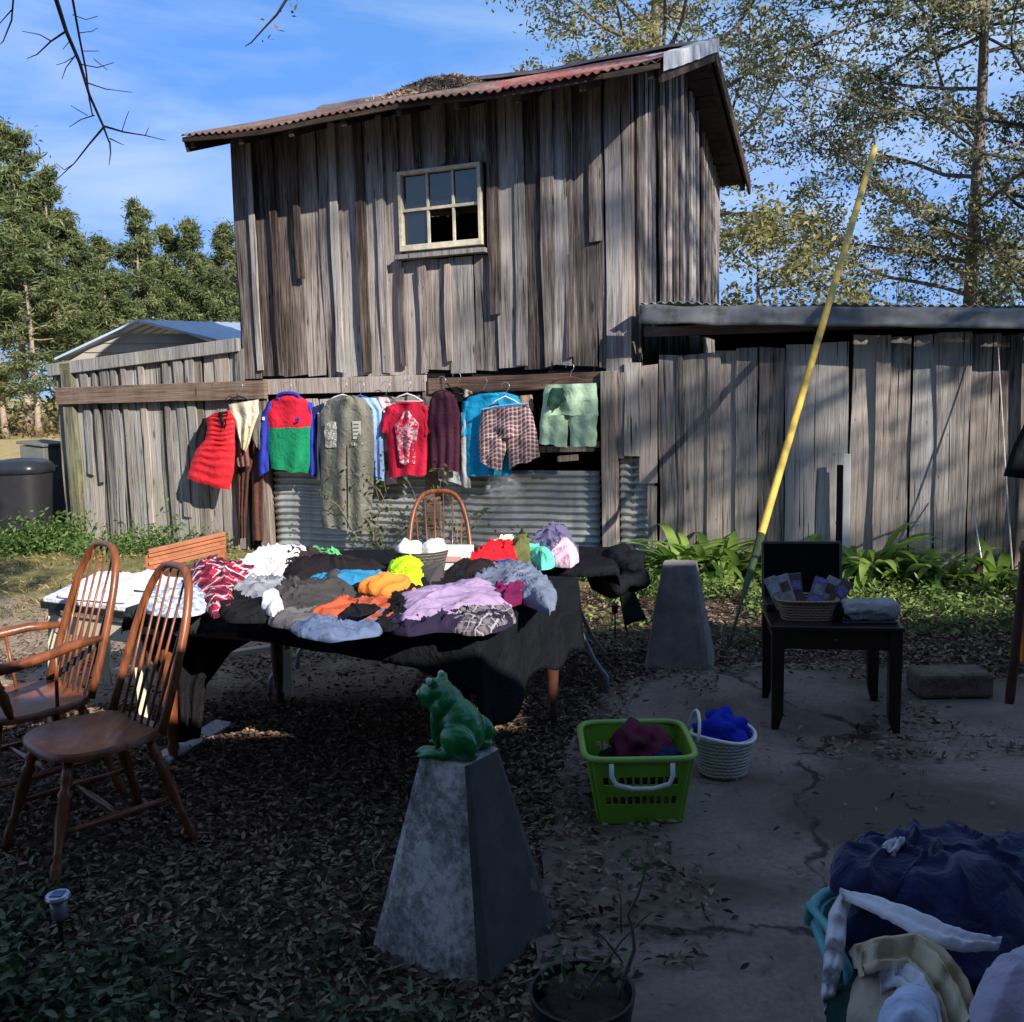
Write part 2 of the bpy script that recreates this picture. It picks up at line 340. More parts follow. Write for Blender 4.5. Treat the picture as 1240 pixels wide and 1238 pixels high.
# patio slab
pat = [G(655, 1238), G(640, 1120), G(665, 1000), G(690, 900), G(735, 838), G(800, 815), G(900, 806), G(1060, 808), G(1250, 822)]
pat = [Vector((.05, .6, 0))]+pat+[Vector((6, 5.6, 0)), Vector((6, .6, 0))]
mb = MB(); n = len(pat)
c0 = Vector((2.2, 3, 0))
def rough_edge(poly, k):
    o = []
    for i, a in enumerate(poly):
        b = poly[(i+1) % len(poly)]
        for j in range(k):
            p = a.lerp(b, j/k); o.append(p+Vector((nz(p.x*5, p.y*5), nz(p.x*5, p.y*5, 9), 0))*.05)
    return o
pe = rough_edge(pat, 8); n = len(pe)
mb.add([(p.x, p.y, .02+.006*nz(p.x*2, p.y*2)) for p in pe]+[(p.x, p.y, -.1) for p in pe], [tuple(range(n-1, -1, -1))]+[(i, (i+1) % n, n+(i+1) % n, n+i) for i in range(n)])
patio = setp(mb.build('patio', M_conc), kind='structure')
def inpoly(x, y, poly):
    c = False; j = len(poly)-1
    for i in range(len(poly)):
        a, b = poly[i], poly[j]
        if (a.y > y) != (b.y > y) and x < (b.x-a.x)*(y-a.y)/(b.y-a.y)+a.x: c = not c
        j = i
    return c
# ================================================================ plank walls
def board(mb, s0, s1, z0, z1, off, th, rnd, O=WO, U=WU, N=WN, nseg=9, wob=.013, warp=.01):
    t_ = rnd.random(); k = rnd.uniform(0, 99); vs = []
    cl0 = rnd.uniform(-.012, .012); sk = rnd.uniform(-.012, .012); bow = rnd.uniform(-warp, warp)
    for j in range(nseg+1):
        q = j/nseg; z = z0+(z1-z0)*q; zz = z*1.3
        l = s0+wob*nz(zz, k)*1.6+sk*q; r = s1+wob*nz(zz, k, 7)*1.6+sk*q; o = off+bow*sin(pi*q)*2+warp*nz(zz*.8, k, 3)
        tl = th*.5*nz(zz, k, 11)
        zl = z+(cl0 if j in (0, nseg) else 0); zr = z-(cl0 if j in (0, nseg) else 0)
        for s_, o_, z_ in ((l, o+tl*.5, zl), (r, o-tl*.5, zr), (r, o-th, zr), (l, o-th, zl)): vs.append(O+U*s_+N*o_+Vector((0, 0, z_)))
    fs = []
    for j in range(nseg):
        for i in range(4): fs.append((j*4+i, j*4+(i+1) % 4, j*4+4+(i+1) % 4, j*4+4+i))
    fs += [(3, 2, 1, 0), tuple(nseg*4+i for i in range(4))]
    mb.add(vs, fs, 0, t_)
def boardwall(mb, s0, s1, zb, zt, rnd, wmin=.13, wmax=.24, hole=None, over=.55, wide=None, rag=.05, **kw):
    s = s0; i = 0
    while s < s1-.03:
        wd = min(rnd.uniform(wmin, wmax), s1-s); a, b = s+.004, s+wd-.004; c = (a+b)/2
        lift = rnd.choice((0.0, .006, .018, .03)); z0 = zb(c)+rnd.uniform(-rag, rag); z1 = zt(c)
        segs = [(z0, z1)]
        if hole and b > hole[0] and a < hole[1]: segs = [(z0, hole[2]+rnd.uniform(-.02, 0)), (hole[3], z1)]
        for (p, q) in segs:
            if q-p > .05: board(mb, a, b, p, q, lift, .02, rnd, **kw)
        if rnd.random() < over:   # a batten nailed over the joint
            bw = rnd.uniform(.06, .13); z0 = zb(c)+rnd.uniform(-rag*.5, .1) if rnd.random() < .8 else zb(c)+rnd.uniform(.3, 1.2)
            a2, b2 = s+wd-bw/2, s+wd+bw/2
            segs = [(z0, z1-.01)]
            if hole and b2 > hole[0]-.02 and a2 < hole[1]+.02: segs = [(z0, hole[2]-.08), (hole[3]+.02, z1-.01)]
            for (p, q) in segs:
                if q-p > .05 and b2 < s1+.03: board(mb, a2, b2, p, q, .058, .024, rnd, **kw)
        s += wd
# ================================================================ barn
WZ = 4.68; EZ = 4.5; RS = 1.03
barn = empty('barn', (-.9, 10.2, 0), 'tall weathered plank barn with rusty corrugated gable roof and one small upper window', 'barn')
SL = -4.56
hs0, hz1 = ws(484, 210); hs1, _ = ws(584, 202); _, hz0 = ws(533, 312)
hole = (hs0, hs1, hz0, hz1)
rnd = random.Random(11)
zbe = ws(540, 452)[1]     # ragged lower ends of the upper boards
mb = MB(); sR = 0.0
boardwall(mb, SL, ws(735, 440)[0], lambda s: zbe+.02, lambda s: WZ+rnd.uniform(-.05, .0), rnd, .19, .33, hole, .85, rag=.03)
boardwall(mb, ws(735, 440)[0], -.005, lambda s: ws(750, 555)[1]-.1*rnd.random(), lambda s: WZ, rnd, .1, .17, None, .4, rag=.03)
mb.build('front_wall', M_barn, barn)
mb = MB()
SU = Vector((.375, .927, 0)).normalized()
CO = WO.copy()
def gz(r): # roof underside height over the side wall, r from the front wall
    rr = r+.7
    return EZ+(rr/2.75)*RS if rr < 2.75 else EZ+RS-((rr-2.75)/2.75)*(RS-.1)
boardwall(mb, .01, 4.6, lambda s: .1, lambda s: gz(s)-.06, rnd, .1, .19, None, .8, O=CO, U=SU, N=WU, rag=.05)
mb.build('side_wall', M_barn, barn)
mb = MB()
boardwall(mb, .01, 4.6, lambda s: .1, lambda s: gz(s)-.06, rnd, .16, .26, None, .2, O=WP(SL, 0)-WU*0, U=SU, N=-WU)
mb.build('side_wall', M_barn, barn)
mb = MB()
boardwall(mb, SL, 0, lambda s: .1, lambda s: 4.55, rnd, .16, .3, None, .2, O=WO-WN*4.6, U=WU, N=-WN)
mb.build('rear_wall', M_barn, barn)
mb = MB()   # tar-black sheathing behind the boards, with a window opening, so that no light leaks through the gaps
def panel(mb, s0, s1, z0, z1, off=-.04):
    mb.box(WP((s0+s1)/2, (z0+z1)/2, off), (s1-s0, .015, z1-z0), Matrix((WU, -WN, (0, 0, 1))).transposed())
panel(mb, SL+.03, hs0, zbe-.3, WZ); panel(mb, hs1, -.03, zbe-.3, WZ); panel(mb, hs0, hs1, zbe-.3, hz0); panel(mb, hs0, hs1, hz1, WZ)
for r0, r1, k in ((0.05, 2.3, 0), (2.3, 4.55, 1)):
    for O2, sg in ((WO-WU*.04, 1), (WP(SL, 0)+WU*.04, -1)):
        vs = [O2+SU*r0+Vector((0, 0, 0)), O2+SU*r1, O2+SU*r1+Vector((0, 0, gz(r1)-.08)), O2+SU*r0+Vector((0, 0, gz(r0)-.08))]
        mb.add(vs, [(0, 1, 2, 3)])
mb.add([WP(SL+.05, 0, -4.56), WP(-.05, 0, -4.56), WP(-.05, 4.5, -4.56), WP(SL+.05, 4.5, -4.56)], [(0, 1, 2, 3)])
mb.add([WP(SL+.05, .02, -.1), WP(-.05, .02, -.1), WP(-.05, .02, -4.5), WP(SL+.05, .02, -4.5)], [(0, 1, 2, 3)])
mb.build('sheathing', M_dark, barn)
# roof
def roofpt(s, r, lift=0.0): # s along wall, r from the front eave edge
    z = EZ+(r/2.75)*RS if r < 2.75 else EZ+RS-((r-2.75)/2.75)*(RS-.1)
    z += .07*nz(s*.7, r*.6)*(1 if s < -1 else .4)
    return WP(s, z+lift, .69-r)
EL, ER = -4.68, .45
def corr(mb, s0, s1, r0, r1, mi, lift=0, wave=.085, amp=.014, seed=0, nr=5):
    n = int((s1-s0)/wave*6)
    e = random.Random(seed); jag = [e.uniform(-.035, .05) for _ in range(40)]
    def fn(u, v):
        s = s0+(s1-s0)*u; r = r0+(r1-r0)*v
        if v == 0: r -= jag[int((s+6)/.66) % 40]
        return roofpt(s, r, lift+amp*sin(2*pi*s/wave)+.012)
    mb.grid(fn, n, nr, mi, mf=(lambda u, v: 1 if s0+(s1-s0)*u < -1.45+.35*nz(v*5, u*9) else 0) if mi == 0 else None)
roof = MB(); corr(roof, EL, ER, 0, 2.77, 0, .0, seed=4); corr(roof, EL, ER, 5.55, 2.73, 0, .0, seed=6)
ro = roof.build('roof', [M_redroof, M_oldroof], barn, smooth=True, solid=.004)
mb = MB()
mb.grid(lambda u, v: roofpt(EL+.03+(ER-EL-.06)*u, 0.04+2.7*v, -.025), 16, 6, 0); mb.grid(lambda u, v: roofpt(EL+.03+(ER-EL-.06)*u, 2.76+2.7*v, -.025), 16, 6, 0)
for i in range(9):
    s_ = EL+.1+(ER-EL-.2)*i/8
    mb.beam(roofpt(s_, .05, -.08), roofpt(s_, 2.75, -.08), .05, .09); mb.beam(roofpt(s_, 2.75, -.08), roofpt(s_, 5.45, -.08), .05, .09)
mb.build('roof_deck', M_darkbeam, barn, solid=.01)
mb = MB() # eave fascia and rake boards
for i in range(10):
    a = EL+(ER-EL)*i/10; b = EL+(ER-EL)*(i+1)/10; mb.beam(roofpt(a, .03, -.035), roofpt(b-.004, .03, -.035), .03, .045, t=i*.1)
for e in (EL+.015, ER-.015):
    for a, b in ((.05, 2.75), (2.75, 5.5)):
        mb.beam(roofpt(e, a, -.09), roofpt(e, b, -.09), .03, .15)
mb.build('fascia', M_darkbeam, barn)
mb = MB()
def fl(u, v):
    r = .0+2.75*u; p = roofpt(ER+.03, r, .05); return p+(Vector((0, 0, -.13*v)) if v > .5 else -WU*.16*(1-v*2)+Vector((0, 0, .01)))+Vector((0, 0, .015*nz(u*9, v*3)))
mb.grid(fl, 14, 4); mb.build('flashing', M_flash, barn, solid=.006)
mb = MB(); mb.grid(lambda u, v: roofpt(EL+(ER-EL)*u, 2.75+(v-.5)*.3, .045+.03*(1-abs(v-.5)*2)+.015*nz(u*14, 2)), 30, 4); mb.build('ridge_cap', M_oldroof, barn, solid=.004)
# window
win = MB(); zc = (hz0+hz1)/2
RM = Matrix((WU, -WN, (0, 0, 1))).transposed()
def wb(mb, s0, s1, z0, z1, off, th, t=.5): mb.box(WP((s0+s1)/2, (z0+z1)/2, off), (s1-s0, th, z1-z0), RM, t=t)
a, b = hs0, hs1; f = .036; zl = hz0+.085
wb(win, a, a+f, zl, hz1, .02, .09); wb(win, b-f, b, zl, hz1, .02, .09); wb(win, a+f, b-f, hz1-f, hz1, .02, .09); wb(win, a+f, b-f, zl, zl+.06, .02, .09)
W1 = win.build('window', M_winframe, barn, bevel=.004)
mm = MB(); i0, i1, k0, k1 = a+f, b-f, zl+.06, hz1-f
for q in (1/3, 2/3): wb(mm, i0+(i1-i0)*q-.011, i0+(i1-i0)*q+.011, k0, k1, .012, .03)
wb(mm, i0, i1, k0+(k1-k0)*.5-.014, k0+(k1-k0)*.5+.014, .016, .034)
mm.build('muntin', M_winframe, W1)
mm = MB()
for ci in range(3):
    for cj in range(2):
        if cj == 0 and ci > 0: continue
        wb(mm, i0+(i1-i0)*ci/3+.012, i0+(i1-i0)*(ci+1)/3-.012, k0+(k1-k0)*cj/2+.014, k0+(k1-k0)*(cj+1)/2-.014, .0, .004)
mm.build('pane', M_glass, W1)
mm = MB(); wb(mm, a-.04, b+.05, hz0+.0, hz0+.045, .06, .13); mm.box(WP((a+b)/2, hz0+.065, .015), ((b-a)*.9, .02, .02), RM)
mm.build('sill', M_shed, W1)
# header beam, post, lower part
def pbeam(mb, pa, pb, h, th, off, t=.5):
    A = W(*pa, off); B = W(*pb, off); mb.beam(A, B, th, h, t=t)
mb = MB(); pbeam(mb, (320, 469), (516, 464), .17, .05, .04, .6); mb.build('header_beam', M_fence, barn, bevel=.004)
mb = MB(); pbeam(mb, (520, 468), (735, 460), .16, .06, .045, .3); mb.build('header_beam', M_beam, barn, bevel=.004)
def post(mb, px, pyt, wid, off, th=.1, zb=0):
    s_, z = ws(px, pyt); wb(mb, s_-wid/2, s_+wid/2, zb, z, off, th, t=random.random())
mb = MB(); post(mb, 740, 450, .15, .07, .12); mb.build('post', M_fence, barn, bevel=.006)
mb = MB(); post(mb, 318, 462, .14, .05, .1); mb.build('post', M_fence, barn, bevel=.006)
mb = MB(); post(mb, 522, 462, .17, .0, .1); mb.build('post', M_beam, barn, bevel=.006)
def corrpanel(name, pxl, pxr, pyt, zb, off, parent):
    mb = MB(); s0 = ws(pxl, pyt)[0]; s1 = ws(pxr, pyt)[0]; z1 = ws((pxl+pxr)/2, pyt)[1]; n = int((z1-zb)/.075*8)
    mb.grid(lambda u, v: WP(s0+(s1-s0)*u+.012*nz(v*20, 4)*(u > .9), zb+(z1-zb)*v+.012*nz(u*4, 1), off+.016*sin(2*pi*(zb+(z1-zb)*v)/.075)+.02*nz(u*2, v*3, off*50)), 24, n)
    return mb.build(name, M_galv, parent, smooth=True, solid=.003)
corrpanel('corrugated_sheet', 330, 522, 545, .03, .0, barn)
corrpanel('corrugated_sheet', 527, 727, 570, .03, .01, barn)
corrpanel('corrugated_sheet', 750, 792, 545, .03, -.01, barn)
mb = MB(); rn = random.Random(3)
for x0, x1, y in ((540, 570, 548), (640, 720, 545), (560, 640, 556), (675, 700, 556), (700, 726, 540)):
    pbeam(mb, (x0, y), (x1, y-2), .06, .03, .0, rn.random())
boardwall(mb, ws(330, 500)[0], ws(515, 500)[0], lambda s: 1.05, lambda s: 1.75, rn, .12, .2, None, .2, rag=.08)
mb.build('inner_rail', M_fence, barn)
mb = MB() # boards at the barn's near corner, down to the lean-to
for a_, b_, yt, yb in ((742, 757, 452, 555), (757, 776, 440, 552), (776, 797, 443, 585), (786, 797, 588, 668)):
    s0, z1 = ws(a_, yt); s1, _ = ws(b_, yt); board(mb, s0, s1, max(.03, ws(a_, yb)[1]), z1, .06+.01*rn.random(), .025, rn)
mb.build('corner_boards', M_fence, barn)
# pine straw drift on the roof
P = []
for i in range(5000):
    a = rng.uniform(-1, 1); b = rng.normal()*.4; hh = .14*max(0, 1-a*a)*math.exp(-b*b*2); r__ = 2.4+b*.8
    P.append(tuple(roofpt(-2.85+a*.48+.12*b, r__, .02+hh*rng.uniform(.3, 1))))
o = leaves('pine_straw', np.array(P), .05, leafmat('pine_straw', (.14, .1, .07), (.3, .22, .16), (.48, .38, .28), 0, .9), shape='needle', flat_=.5)
setp(o, 'mound of brown pine straw caught on the barn roof ridge', 'pine straw', kind='stuff')
# ================================================================ left shed wall
shed = empty('plank_shed', WP(-6, 0, 0), 'low grey plank shed wall with two horizontal beams joining the left of the barn', 'shed')
sA = ws(76, 560)[0]; sB = SL-.01
def ztL(s):
    q = (s-sA)/(sB-sA); return ws(80, 448)[1]*(1-q)+ws(295, 420)[1]*q
mb = MB(); boardwall(mb, sA, sB, lambda s: .03, lambda s: ztL(s)-.02, rn, .14, .22, None, .25, rag=.02); mb.build('wall', M_shed, shed)
mb = MB(); mb.box(WP((sA+sB)/2, .95, -.05), (sB-sA, .01, 1.85), RM); mb.build('backing', M_dark, shed)
mb = MB(); pbeam(mb, (70, 480), (322, 472), .21, .07, .09, .4); mb.build('lower_beam', M_beam, shed, bevel=.005)
mb = MB(); mb.beam(WP(sA-.05, ztL(sA), .06), WP(sB, ztL(sB)+.02, .06), .06, .15); mb.build('top_beam', M_shed, shed, bevel=.005)
mb = MB(); post(mb, 85, 440, .17, .05, .08); mb.build('corner_post', wood_old('mossy_post', (.06, .055, .035), (.2, .19, .12), (.38, .36, .24), lich=.9), shed, bevel=.005)
# side of that shed going back
mb = MB(); boardwall(mb, 0, 3.2, lambda s: .03, lambda s: 2.1, rn, .16, .25, None, .1, O=WP(sA, 0), U=-WN, N=-WU); mb.build('side_wall', M_shed, shed)
mb = MB(); mb.add([WP(sA, ztL(sA)+.02, -.05), WP(sB, ztL(sB)+.02, -.05), WP(sB, ztL(sB)-.35, -3), WP(sA, ztL(sA)-.35, -3)], [(0, 1, 2, 3)]); mb.build('roof', M_galv, shed, solid=.02)
# gabled shed behind
gs = empty('storage_shed', (-6.2, 14.5, 0), 'tan gabled shed with pale metal roof rising behind the grey plank shed', 'shed')
Y1, Y2 = 13.6, 18.5
pk = D(166, 389, Y1); le = D(66, 436, Y1-.3); re = D(262, 413, Y1+.4); pkb = D(300, 392, Y2); reb = D(330, 412, Y2)
mb = MB()
lw = Vector((le.x+.12, le.y+.2, 0)); rw = Vector((re.x-.1, re.y+.2, 0))
def gp(u, v):
    b_ = lw.lerp(rw, u); q = abs(u-(pk.x-le.x)/(re.x-le.x)); top = le.z+(pk.z-le.z)*(u/((pk.x-le.x)/(re.x-le.x))) if u < (pk.x-le.x)/(re.x-le.x) else re.z+(pk.z-re.z)*((1-u)/(1-(pk.x-le.x)/(re.x-le.x)))
    return Vector((b_.x, b_.y, 0 if v == 0 else (top-.03)*v))
NR = 14
for j in range(NR):  # lapped siding courses
    z0, z1 = 1.2+j*.13, 1.2+(j+1)*.13
    def xr(z):
        if z <= min(le.z, re.z): return 0, 1
        uL = max(0, (z-le.z)/(pk.z-le.z))*((pk.x-le.x)/(re.x-le.x)); uR = 1-max(0, (z-re.z)/(pk.z-re.z))*(1-(pk.x-le.x)/(re.x-le.x)); return uL, uR
    if z1 > pk.z-.03: break
    (a0, b0), (a1, b1) = xr(z0), xr(z1)
    q = [lw.lerp(rw, a0)+Vector((0, -.05, z0)), lw.lerp(rw, b0)+Vector((0, -.05, z0)), lw.lerp(rw, b1)+Vector((0, -.02, z1)), lw.lerp(rw, a1)+Vector((0, -.02, z1))]
    mb.add(q+[x+Vector((0, .05, 0)) for x in q], [(0, 1, 2, 3), (0, 4, 5, 1), (1, 5, 6, 2), (3, 7, 4, 0)])
mb.add([lw+Vector((0, 0, 0)), rw, rw+Vector((0, 0, 1.2)), lw+Vector((0, 0, 1.2))], [(0, 1, 2, 3)])
mb.add([rw, Vector((reb.x, reb.y, 0)), Vector((reb.x, reb.y, reb.z-.1)), rw+Vector((0, 0, re.z-.1))], [(0, 1, 2, 3)])
mb.build('wall', M_siding, gs, solid=.01)
mb = MB(); lb = le+(pkb-pk)
nr = 30
def rf(A, B, A2, B2):
    mb.grid(lambda u, v: A.lerp(A2, u).lerp(B.lerp(B2, u), v)+Vector((0, 0, .012*(1 if (int(u*60) % 5 == 0) else 0))), 60, 2)
rf(pk, re, pkb, reb); rf(le, pk, lb, pkb)
mb.build('roof', M_blueroof, gs, solid=.03)
# ================================================================ right lean-to
lt = empty('lean_to_shed', WP(2, 0, 0), 'long low lean-to of silvery upright planks with metal roof edge, right of the barn', 'lean-to')
tops = [(800, 431), (900, 421), (1000, 414), (1060, 407), (1165, 404), (1240, 402), (1500, 400)]
tt = [ws(*p) for p in tops]
def ztR(s):
    for (a, za), (b, zb_) in zip(tt, tt[1:]):
        if s <= b: return za+(zb_-za)*max(0, (s-a)/(b-a))
    return tt[-1][1]
sE = 6.5
mb = MB(); rn = random.Random(21); boardwall(mb, ws(797, 560)[0]+.01, sE, lambda s: .03, lambda s: ztR(s)+rn.uniform(-.02, .015), rn, .2, .31, None, .3, rag=.02)
mb.build('wall', M_fence, lt)
mb = MB(); mb.box(WP(3.35, 1.0, -.045), (6.1, .01, 1.98), RM); mb.add([WP(.2, 0, -3.4), WP(sE, 0, -3.4), WP(sE, 2.62, -3.4), WP(.2, 2.62, -3.4)], [(0, 1, 2, 3)])
mb.add([WP(sE, 0, 0), WP(sE, 0, -3.4), WP(sE, 2.6, -3.4), WP(sE, 2.6, 0)], [(0, 1, 2, 3)])
mb.build('backing', M_dark, lt)
mb = MB()
z0r = W(775, 368, .25).z; z1r = W(1240, 371, .25).z; s0r = (W(775, 368, .25)-WO).dot(WU); s1r = (W(1240, 371, .25)-WO).dot(WU)
def rz_(s): return z0r+(z1r-z0r)*(s-s0r)/(s1r-s0r)
mb.grid(lambda u, v: WP(s0r+(sE-s0r)*u, rz_(s0r+(sE-s0r)*u)+.012*sin(u*(sE-s0r)/.085*2*pi)-.02*v+.03*nz(u*9, 1)*(v == 0), .25-3.7*v), 400, 3)
mb.build('roof', M_galv, lt, smooth=True, solid=.004)
mb = MB()
def strip(u, v):
    s = s0r+(sE-s0r)*u; return WP(s, rz_(s)-.015-.17*v+.018*nz(u*22, v*2), .27+.03*v+.02*nz(u*30, v*4, 5))
mb.grid(strip, 90, 5); mb.build('roof_edge', metal_corr('dull_grey_metal', (.2, .21, .215), (.1, .09, .08), .55, .3), lt, smooth=True, solid=.004)
mb = MB()
for i in range(9): s = s0r+.1+i*.75; mb.beam(WP(s, rz_(s)-.11, .2), WP(s, rz_(s)-.1, -3.3), .04, .1)
mb.beam(WP(.1, 2.3, -.1), WP(sE, 2.2, -.1), .05, .09)
mb.build('rafter', M_beam, lt)
# ================================================================ trees
M_pine = leafmat('pine_needles', (.05, .078, .03), (.12, .155, .06), (.25, .27, .12), .35)
M_oak = leafmat('dark_oak_leaves', (.04, .055, .03), (.12, .135, .065), (.3, .29, .16), .35)
M_yel = leafmat('yellowing_leaves', (.1, .11, .04), (.24, .24, .09), (.42, .37, .15), .4)
M_bark = flat('grey_brown_bark', (.16, .13, .11), .95, .4, 9, 1.0, 22, bd=.03)
M_barkd = flat('dark_bark', (.05, .04, .035), .95, .4, 9, 1.0, 22, bd=.03)
M_pbark = flat('pale_pine_bark', (.3, .23, .18), .95, .4, 6, 1.0, 14, bd=.03)
def make_tree(seed, H, crown0, spread, nleaf, lsz, leafm, barkm, label, name='tree', trunk_r=.2, dens=1.0, up=.35, kind='b', flat_=.2, group=None, cat='tree', loc=(0, 0, 0), jit=.35, side=None, shape='dia', drop=None, ncl=1):
    r = random.Random(seed); root = empty(name, loc, label, cat, group); L = Vector(loc)
    mb = MB(); lp = []; lt_ = []
    N = 14; tr = []
    for i in range(N+1):
        q = i/N; tr.append(L+Vector((.25*nz(q*2, seed)*H*.08, .25*nz(q*2, seed, 5)*H*.08, H*q)))
    mb.tube(tr, [trunk_r*(1-.86*i/N)*(1.3 if i == 0 else 1) for i in range(N+1)], 10)
    nb = int(22*dens)
    for i in range(nb):
        q = crown0+(1-crown0)*(i+.5)/nb*.97; k = min(N-1, int(q*N)); base = tr[k].lerp(tr[k+1], q*N-k)
        a = r.uniform(0, 2*pi) if side is None else side+r.uniform(-1.5, 1.5)
        if kind == 'p': ln = spread*(1.12-((q-crown0)/(1-crown0))**1.3)*r.uniform(.55, 1.1)
        else: ln = spread*(sin(pi*min(1, max(.12, (q-crown0)/(1-crown0)*.85+.12)))**.6)*r.uniform(.6, 1.15)
        d = Vector((cos(a), sin(a), up*r.uniform(-.3, 1.8)))
        pts = [base]; p = base.copy(); ns = 7
        for j in range(ns):
            d = (d+Vector((r.gauss(0, .16), r.gauss(0, .16), r.gauss(.03, .14)))).normalized(); p = p+d*ln/ns; pts.append(p.copy())
            if j >= 1:
                for _ in range(3 if kind == 'b' else 2):   # twigs
                    td = (d+Vector((r.gauss(0, .8), r.gauss(0, .8), r.gauss(0, .55)))).normalized(); tl = ln*.3*r.uniform(.4, 1.2)
                    if drop: td.z -= drop; td.normalize()
                    tp = [p.copy()]; x = p.copy()
                    for _k in range(3):
                        td = (td+Vector((r.gauss(0, .25), r.gauss(0, .25), r.gauss(0, .25)-(drop or 0)*.4))).normalized(); x = x+td*tl/3; tp.append(x.copy())
                    if any(abs(v) > 0 for v in (1,)): mb.tube(tp, [trunk_r*.07, trunk_r*.05, trunk_r*.035, trunk_r*.02], 3, cap=False)
                    lp += tp[1:]; lt_ += [r.gauss(.5, .22)]*3
        mb.tube(pts, [trunk_r*.34*(1-.8*j/ns)*(1-.5*q) for j in range(ns+1)], 5, cap=False)
    mb.build('trunk', barkm, root, smooth=True)
    C = np.array(lp); idx = rng.integers(0, len(C), nleaf); sg = jit*rng.uniform(.5, 1.2, nleaf)[:, None]
    P = C[idx]+rng.normal(size=(nleaf, 3))*sg*np.array([1, 1, .7]); tt = np.array(lt_)[idx]
    leaves('crown', P, lsz, leafm, root, shape, flat_, tt)
    return root
# pine woods at the left, four kinds shared by all the copies
pines = []
PL = ['tall pine with a bare lower trunk at the far left edge of the woods', 'full bushy pine in the woods', 'narrow pine in the woods', 'rounded young pine in the woods']
for i, (H, c0, sp, nl) in enumerate(((17, .42, 3.1, 12000), (15, .3, 3.3, 13000), (16, .48, 2.5, 9500), (13, .2, 2.8, 11000))):
    pines.append(make_tree(40+i, H, c0, sp, nl, .21, M_pine, M_pbark, PL[i], 'pine_tree', .2, 1.25, .45, 'p', .1, 'pine trees of the woods across the field', loc=(0, 0, 0), jit=.27, shape='needle', ncl=3))
# x pixel of the trunk, distance, top pixel, kind
PT = [(-62, 44, 125, 0), (6, 47, 150, 1), (50, 46, 205, 1), (85, 48, 255, 0), (120, 52, 285, 2), (160, 54, 246, 1), (196, 57, 272, 3), (232, 56, 266, 1), (268, 58, 268, 2), (305, 57, 288, 1),
      (25, 43, 250, 0), (65, 45, 300, 3), (100, 50, 320, 3), (140, 49, 330, 3), (182, 52, 318, 3), (215, 54, 325, 3), (255, 54, 322, 3), (290, 55, 330, 3), (-25, 52, 170, 2), (-110, 50, 140, 1), (340, 62, 300, 2), (-10, 42, 330, 3)]
WORDS = ['left edge of the picture, thin topped', 'tallest at the left edge, behind the bare trunk', 'second highest crown from the left edge', 'sloping crown left of the dip in the treeline', 'thin crown in the low dip of the treeline', 'pointed crown highest in the middle of the treeline', 'just right of the pointed middle crown', 'wide crown halfway between pointed crown and barn', 'narrow crown next to the last one before the barn', 'touching the barn wall edge',
         'in front row with tall bare trunk above the dry field', 'front row above the trash can', 'front row left of the shed gable', 'front row directly above the shed gable peak', 'front row above the pale metal shed roof', 'front row mid height above the shed roof', 'front row just left of the barn eave', 'front row nearest to the barn wall', 'behind the tallest one at the left edge', 'beyond the left edge', 'behind the barn corner', 'lowest at the left edge over the field grass']
for i, (px, y, ty, k) in enumerate(PT):
    top = D(px, ty, y); g = gh(top.x, top.y); H = (17, 15, 16, 13)[k]; s_ = (top.z-g)/H
    lab = 'pine tree '+WORDS[i]
    if k not in [q[3] for q in PT[:i]]:
        o = pines[k]; o.location = (top.x, top.y, g); o.rotation_euler.z = i*1.3; o.scale = (max(.75, s_),)*2+(s_,); o['label'] = lab
    else: dup(pines[k], (top.x, top.y, g), i*1.7, lab, scale=(max(.75, s_), max(.75, s_), s_))
# undergrowth at the wood's edge
P = []
for i in range(9000):
    x = rng.uniform(-46, -8); yy = 44+rng.uniform(-3, 8)+abs(x+20)*.05; P.append((x, yy, gh(x, yy)+abs(rng.normal())*.9*(.6+.6*nz(x*.4, 3))))
o = leaves('undergrowth', np.array(P), .14, leafmat('dull_undergrowth', (.06, .05, .02), (.14, .12, .05), (.26, .18, .08), .3)); setp(o, 'tawny undergrowth along the edge of the pine woods', 'undergrowth', kind='stuff')
P = []
for i in range(24000):
    x = rng.uniform(-64, 5); yy = rng.uniform(64, 78); P.append((x, yy, gh(x, yy)+rng.uniform(0, 12.5)*(.75+.35*nz(x*.12, 8)+.25*nz(x*.6, 2))))
o = leaves('far_woods', np.array(P), .4, M_pine, shape='needle'); setp(o, 'deep mass of pine woods behind the first row of pines', 'woods', kind='stuff')
# big trees at the right, behind the lean-to
def at(px, y): p = D(px, 480, y); return (p.x, p.y, gh(p.x, p.y))
make_tree(5, 15, .12, 4.4, 30000, .06, M_oak, M_barkd, 'tall dark leaved tree rising behind the right end of the lean-to', 'broadleaf_tree', .15, 1.7, .35, 'b', .2, loc=at(1238, 20), jit=.16)
make_tree(8, 16, .1, 5.0, 42000, .058, M_oak, M_bark, 'tall sparse tree with dark clumps of leaves and straight trunk, right of the yellow pole', 'broadleaf_tree', .18, 1.8, .25, 'b', .2, loc=at(1178, 21), jit=.15)
make_tree(12, 15.5, .25, 6.0, 52000, .06, M_yel, M_bark, 'yellow green tree with arching limbs rising behind the barn ridge', 'broadleaf_tree', .26, 1.6, .5, 'b', .2, loc=at(800, 24), jit=.18, drop=.25)
make_tree(14, 4.6, .05, 2.2, 7000, .07, M_yel, M_bark, 'small bushy tree just right of the barn, above the lean-to roof', 'small_tree', .1, 1.0, .5, 'b', .2, loc=at(915, 19), jit=.3)
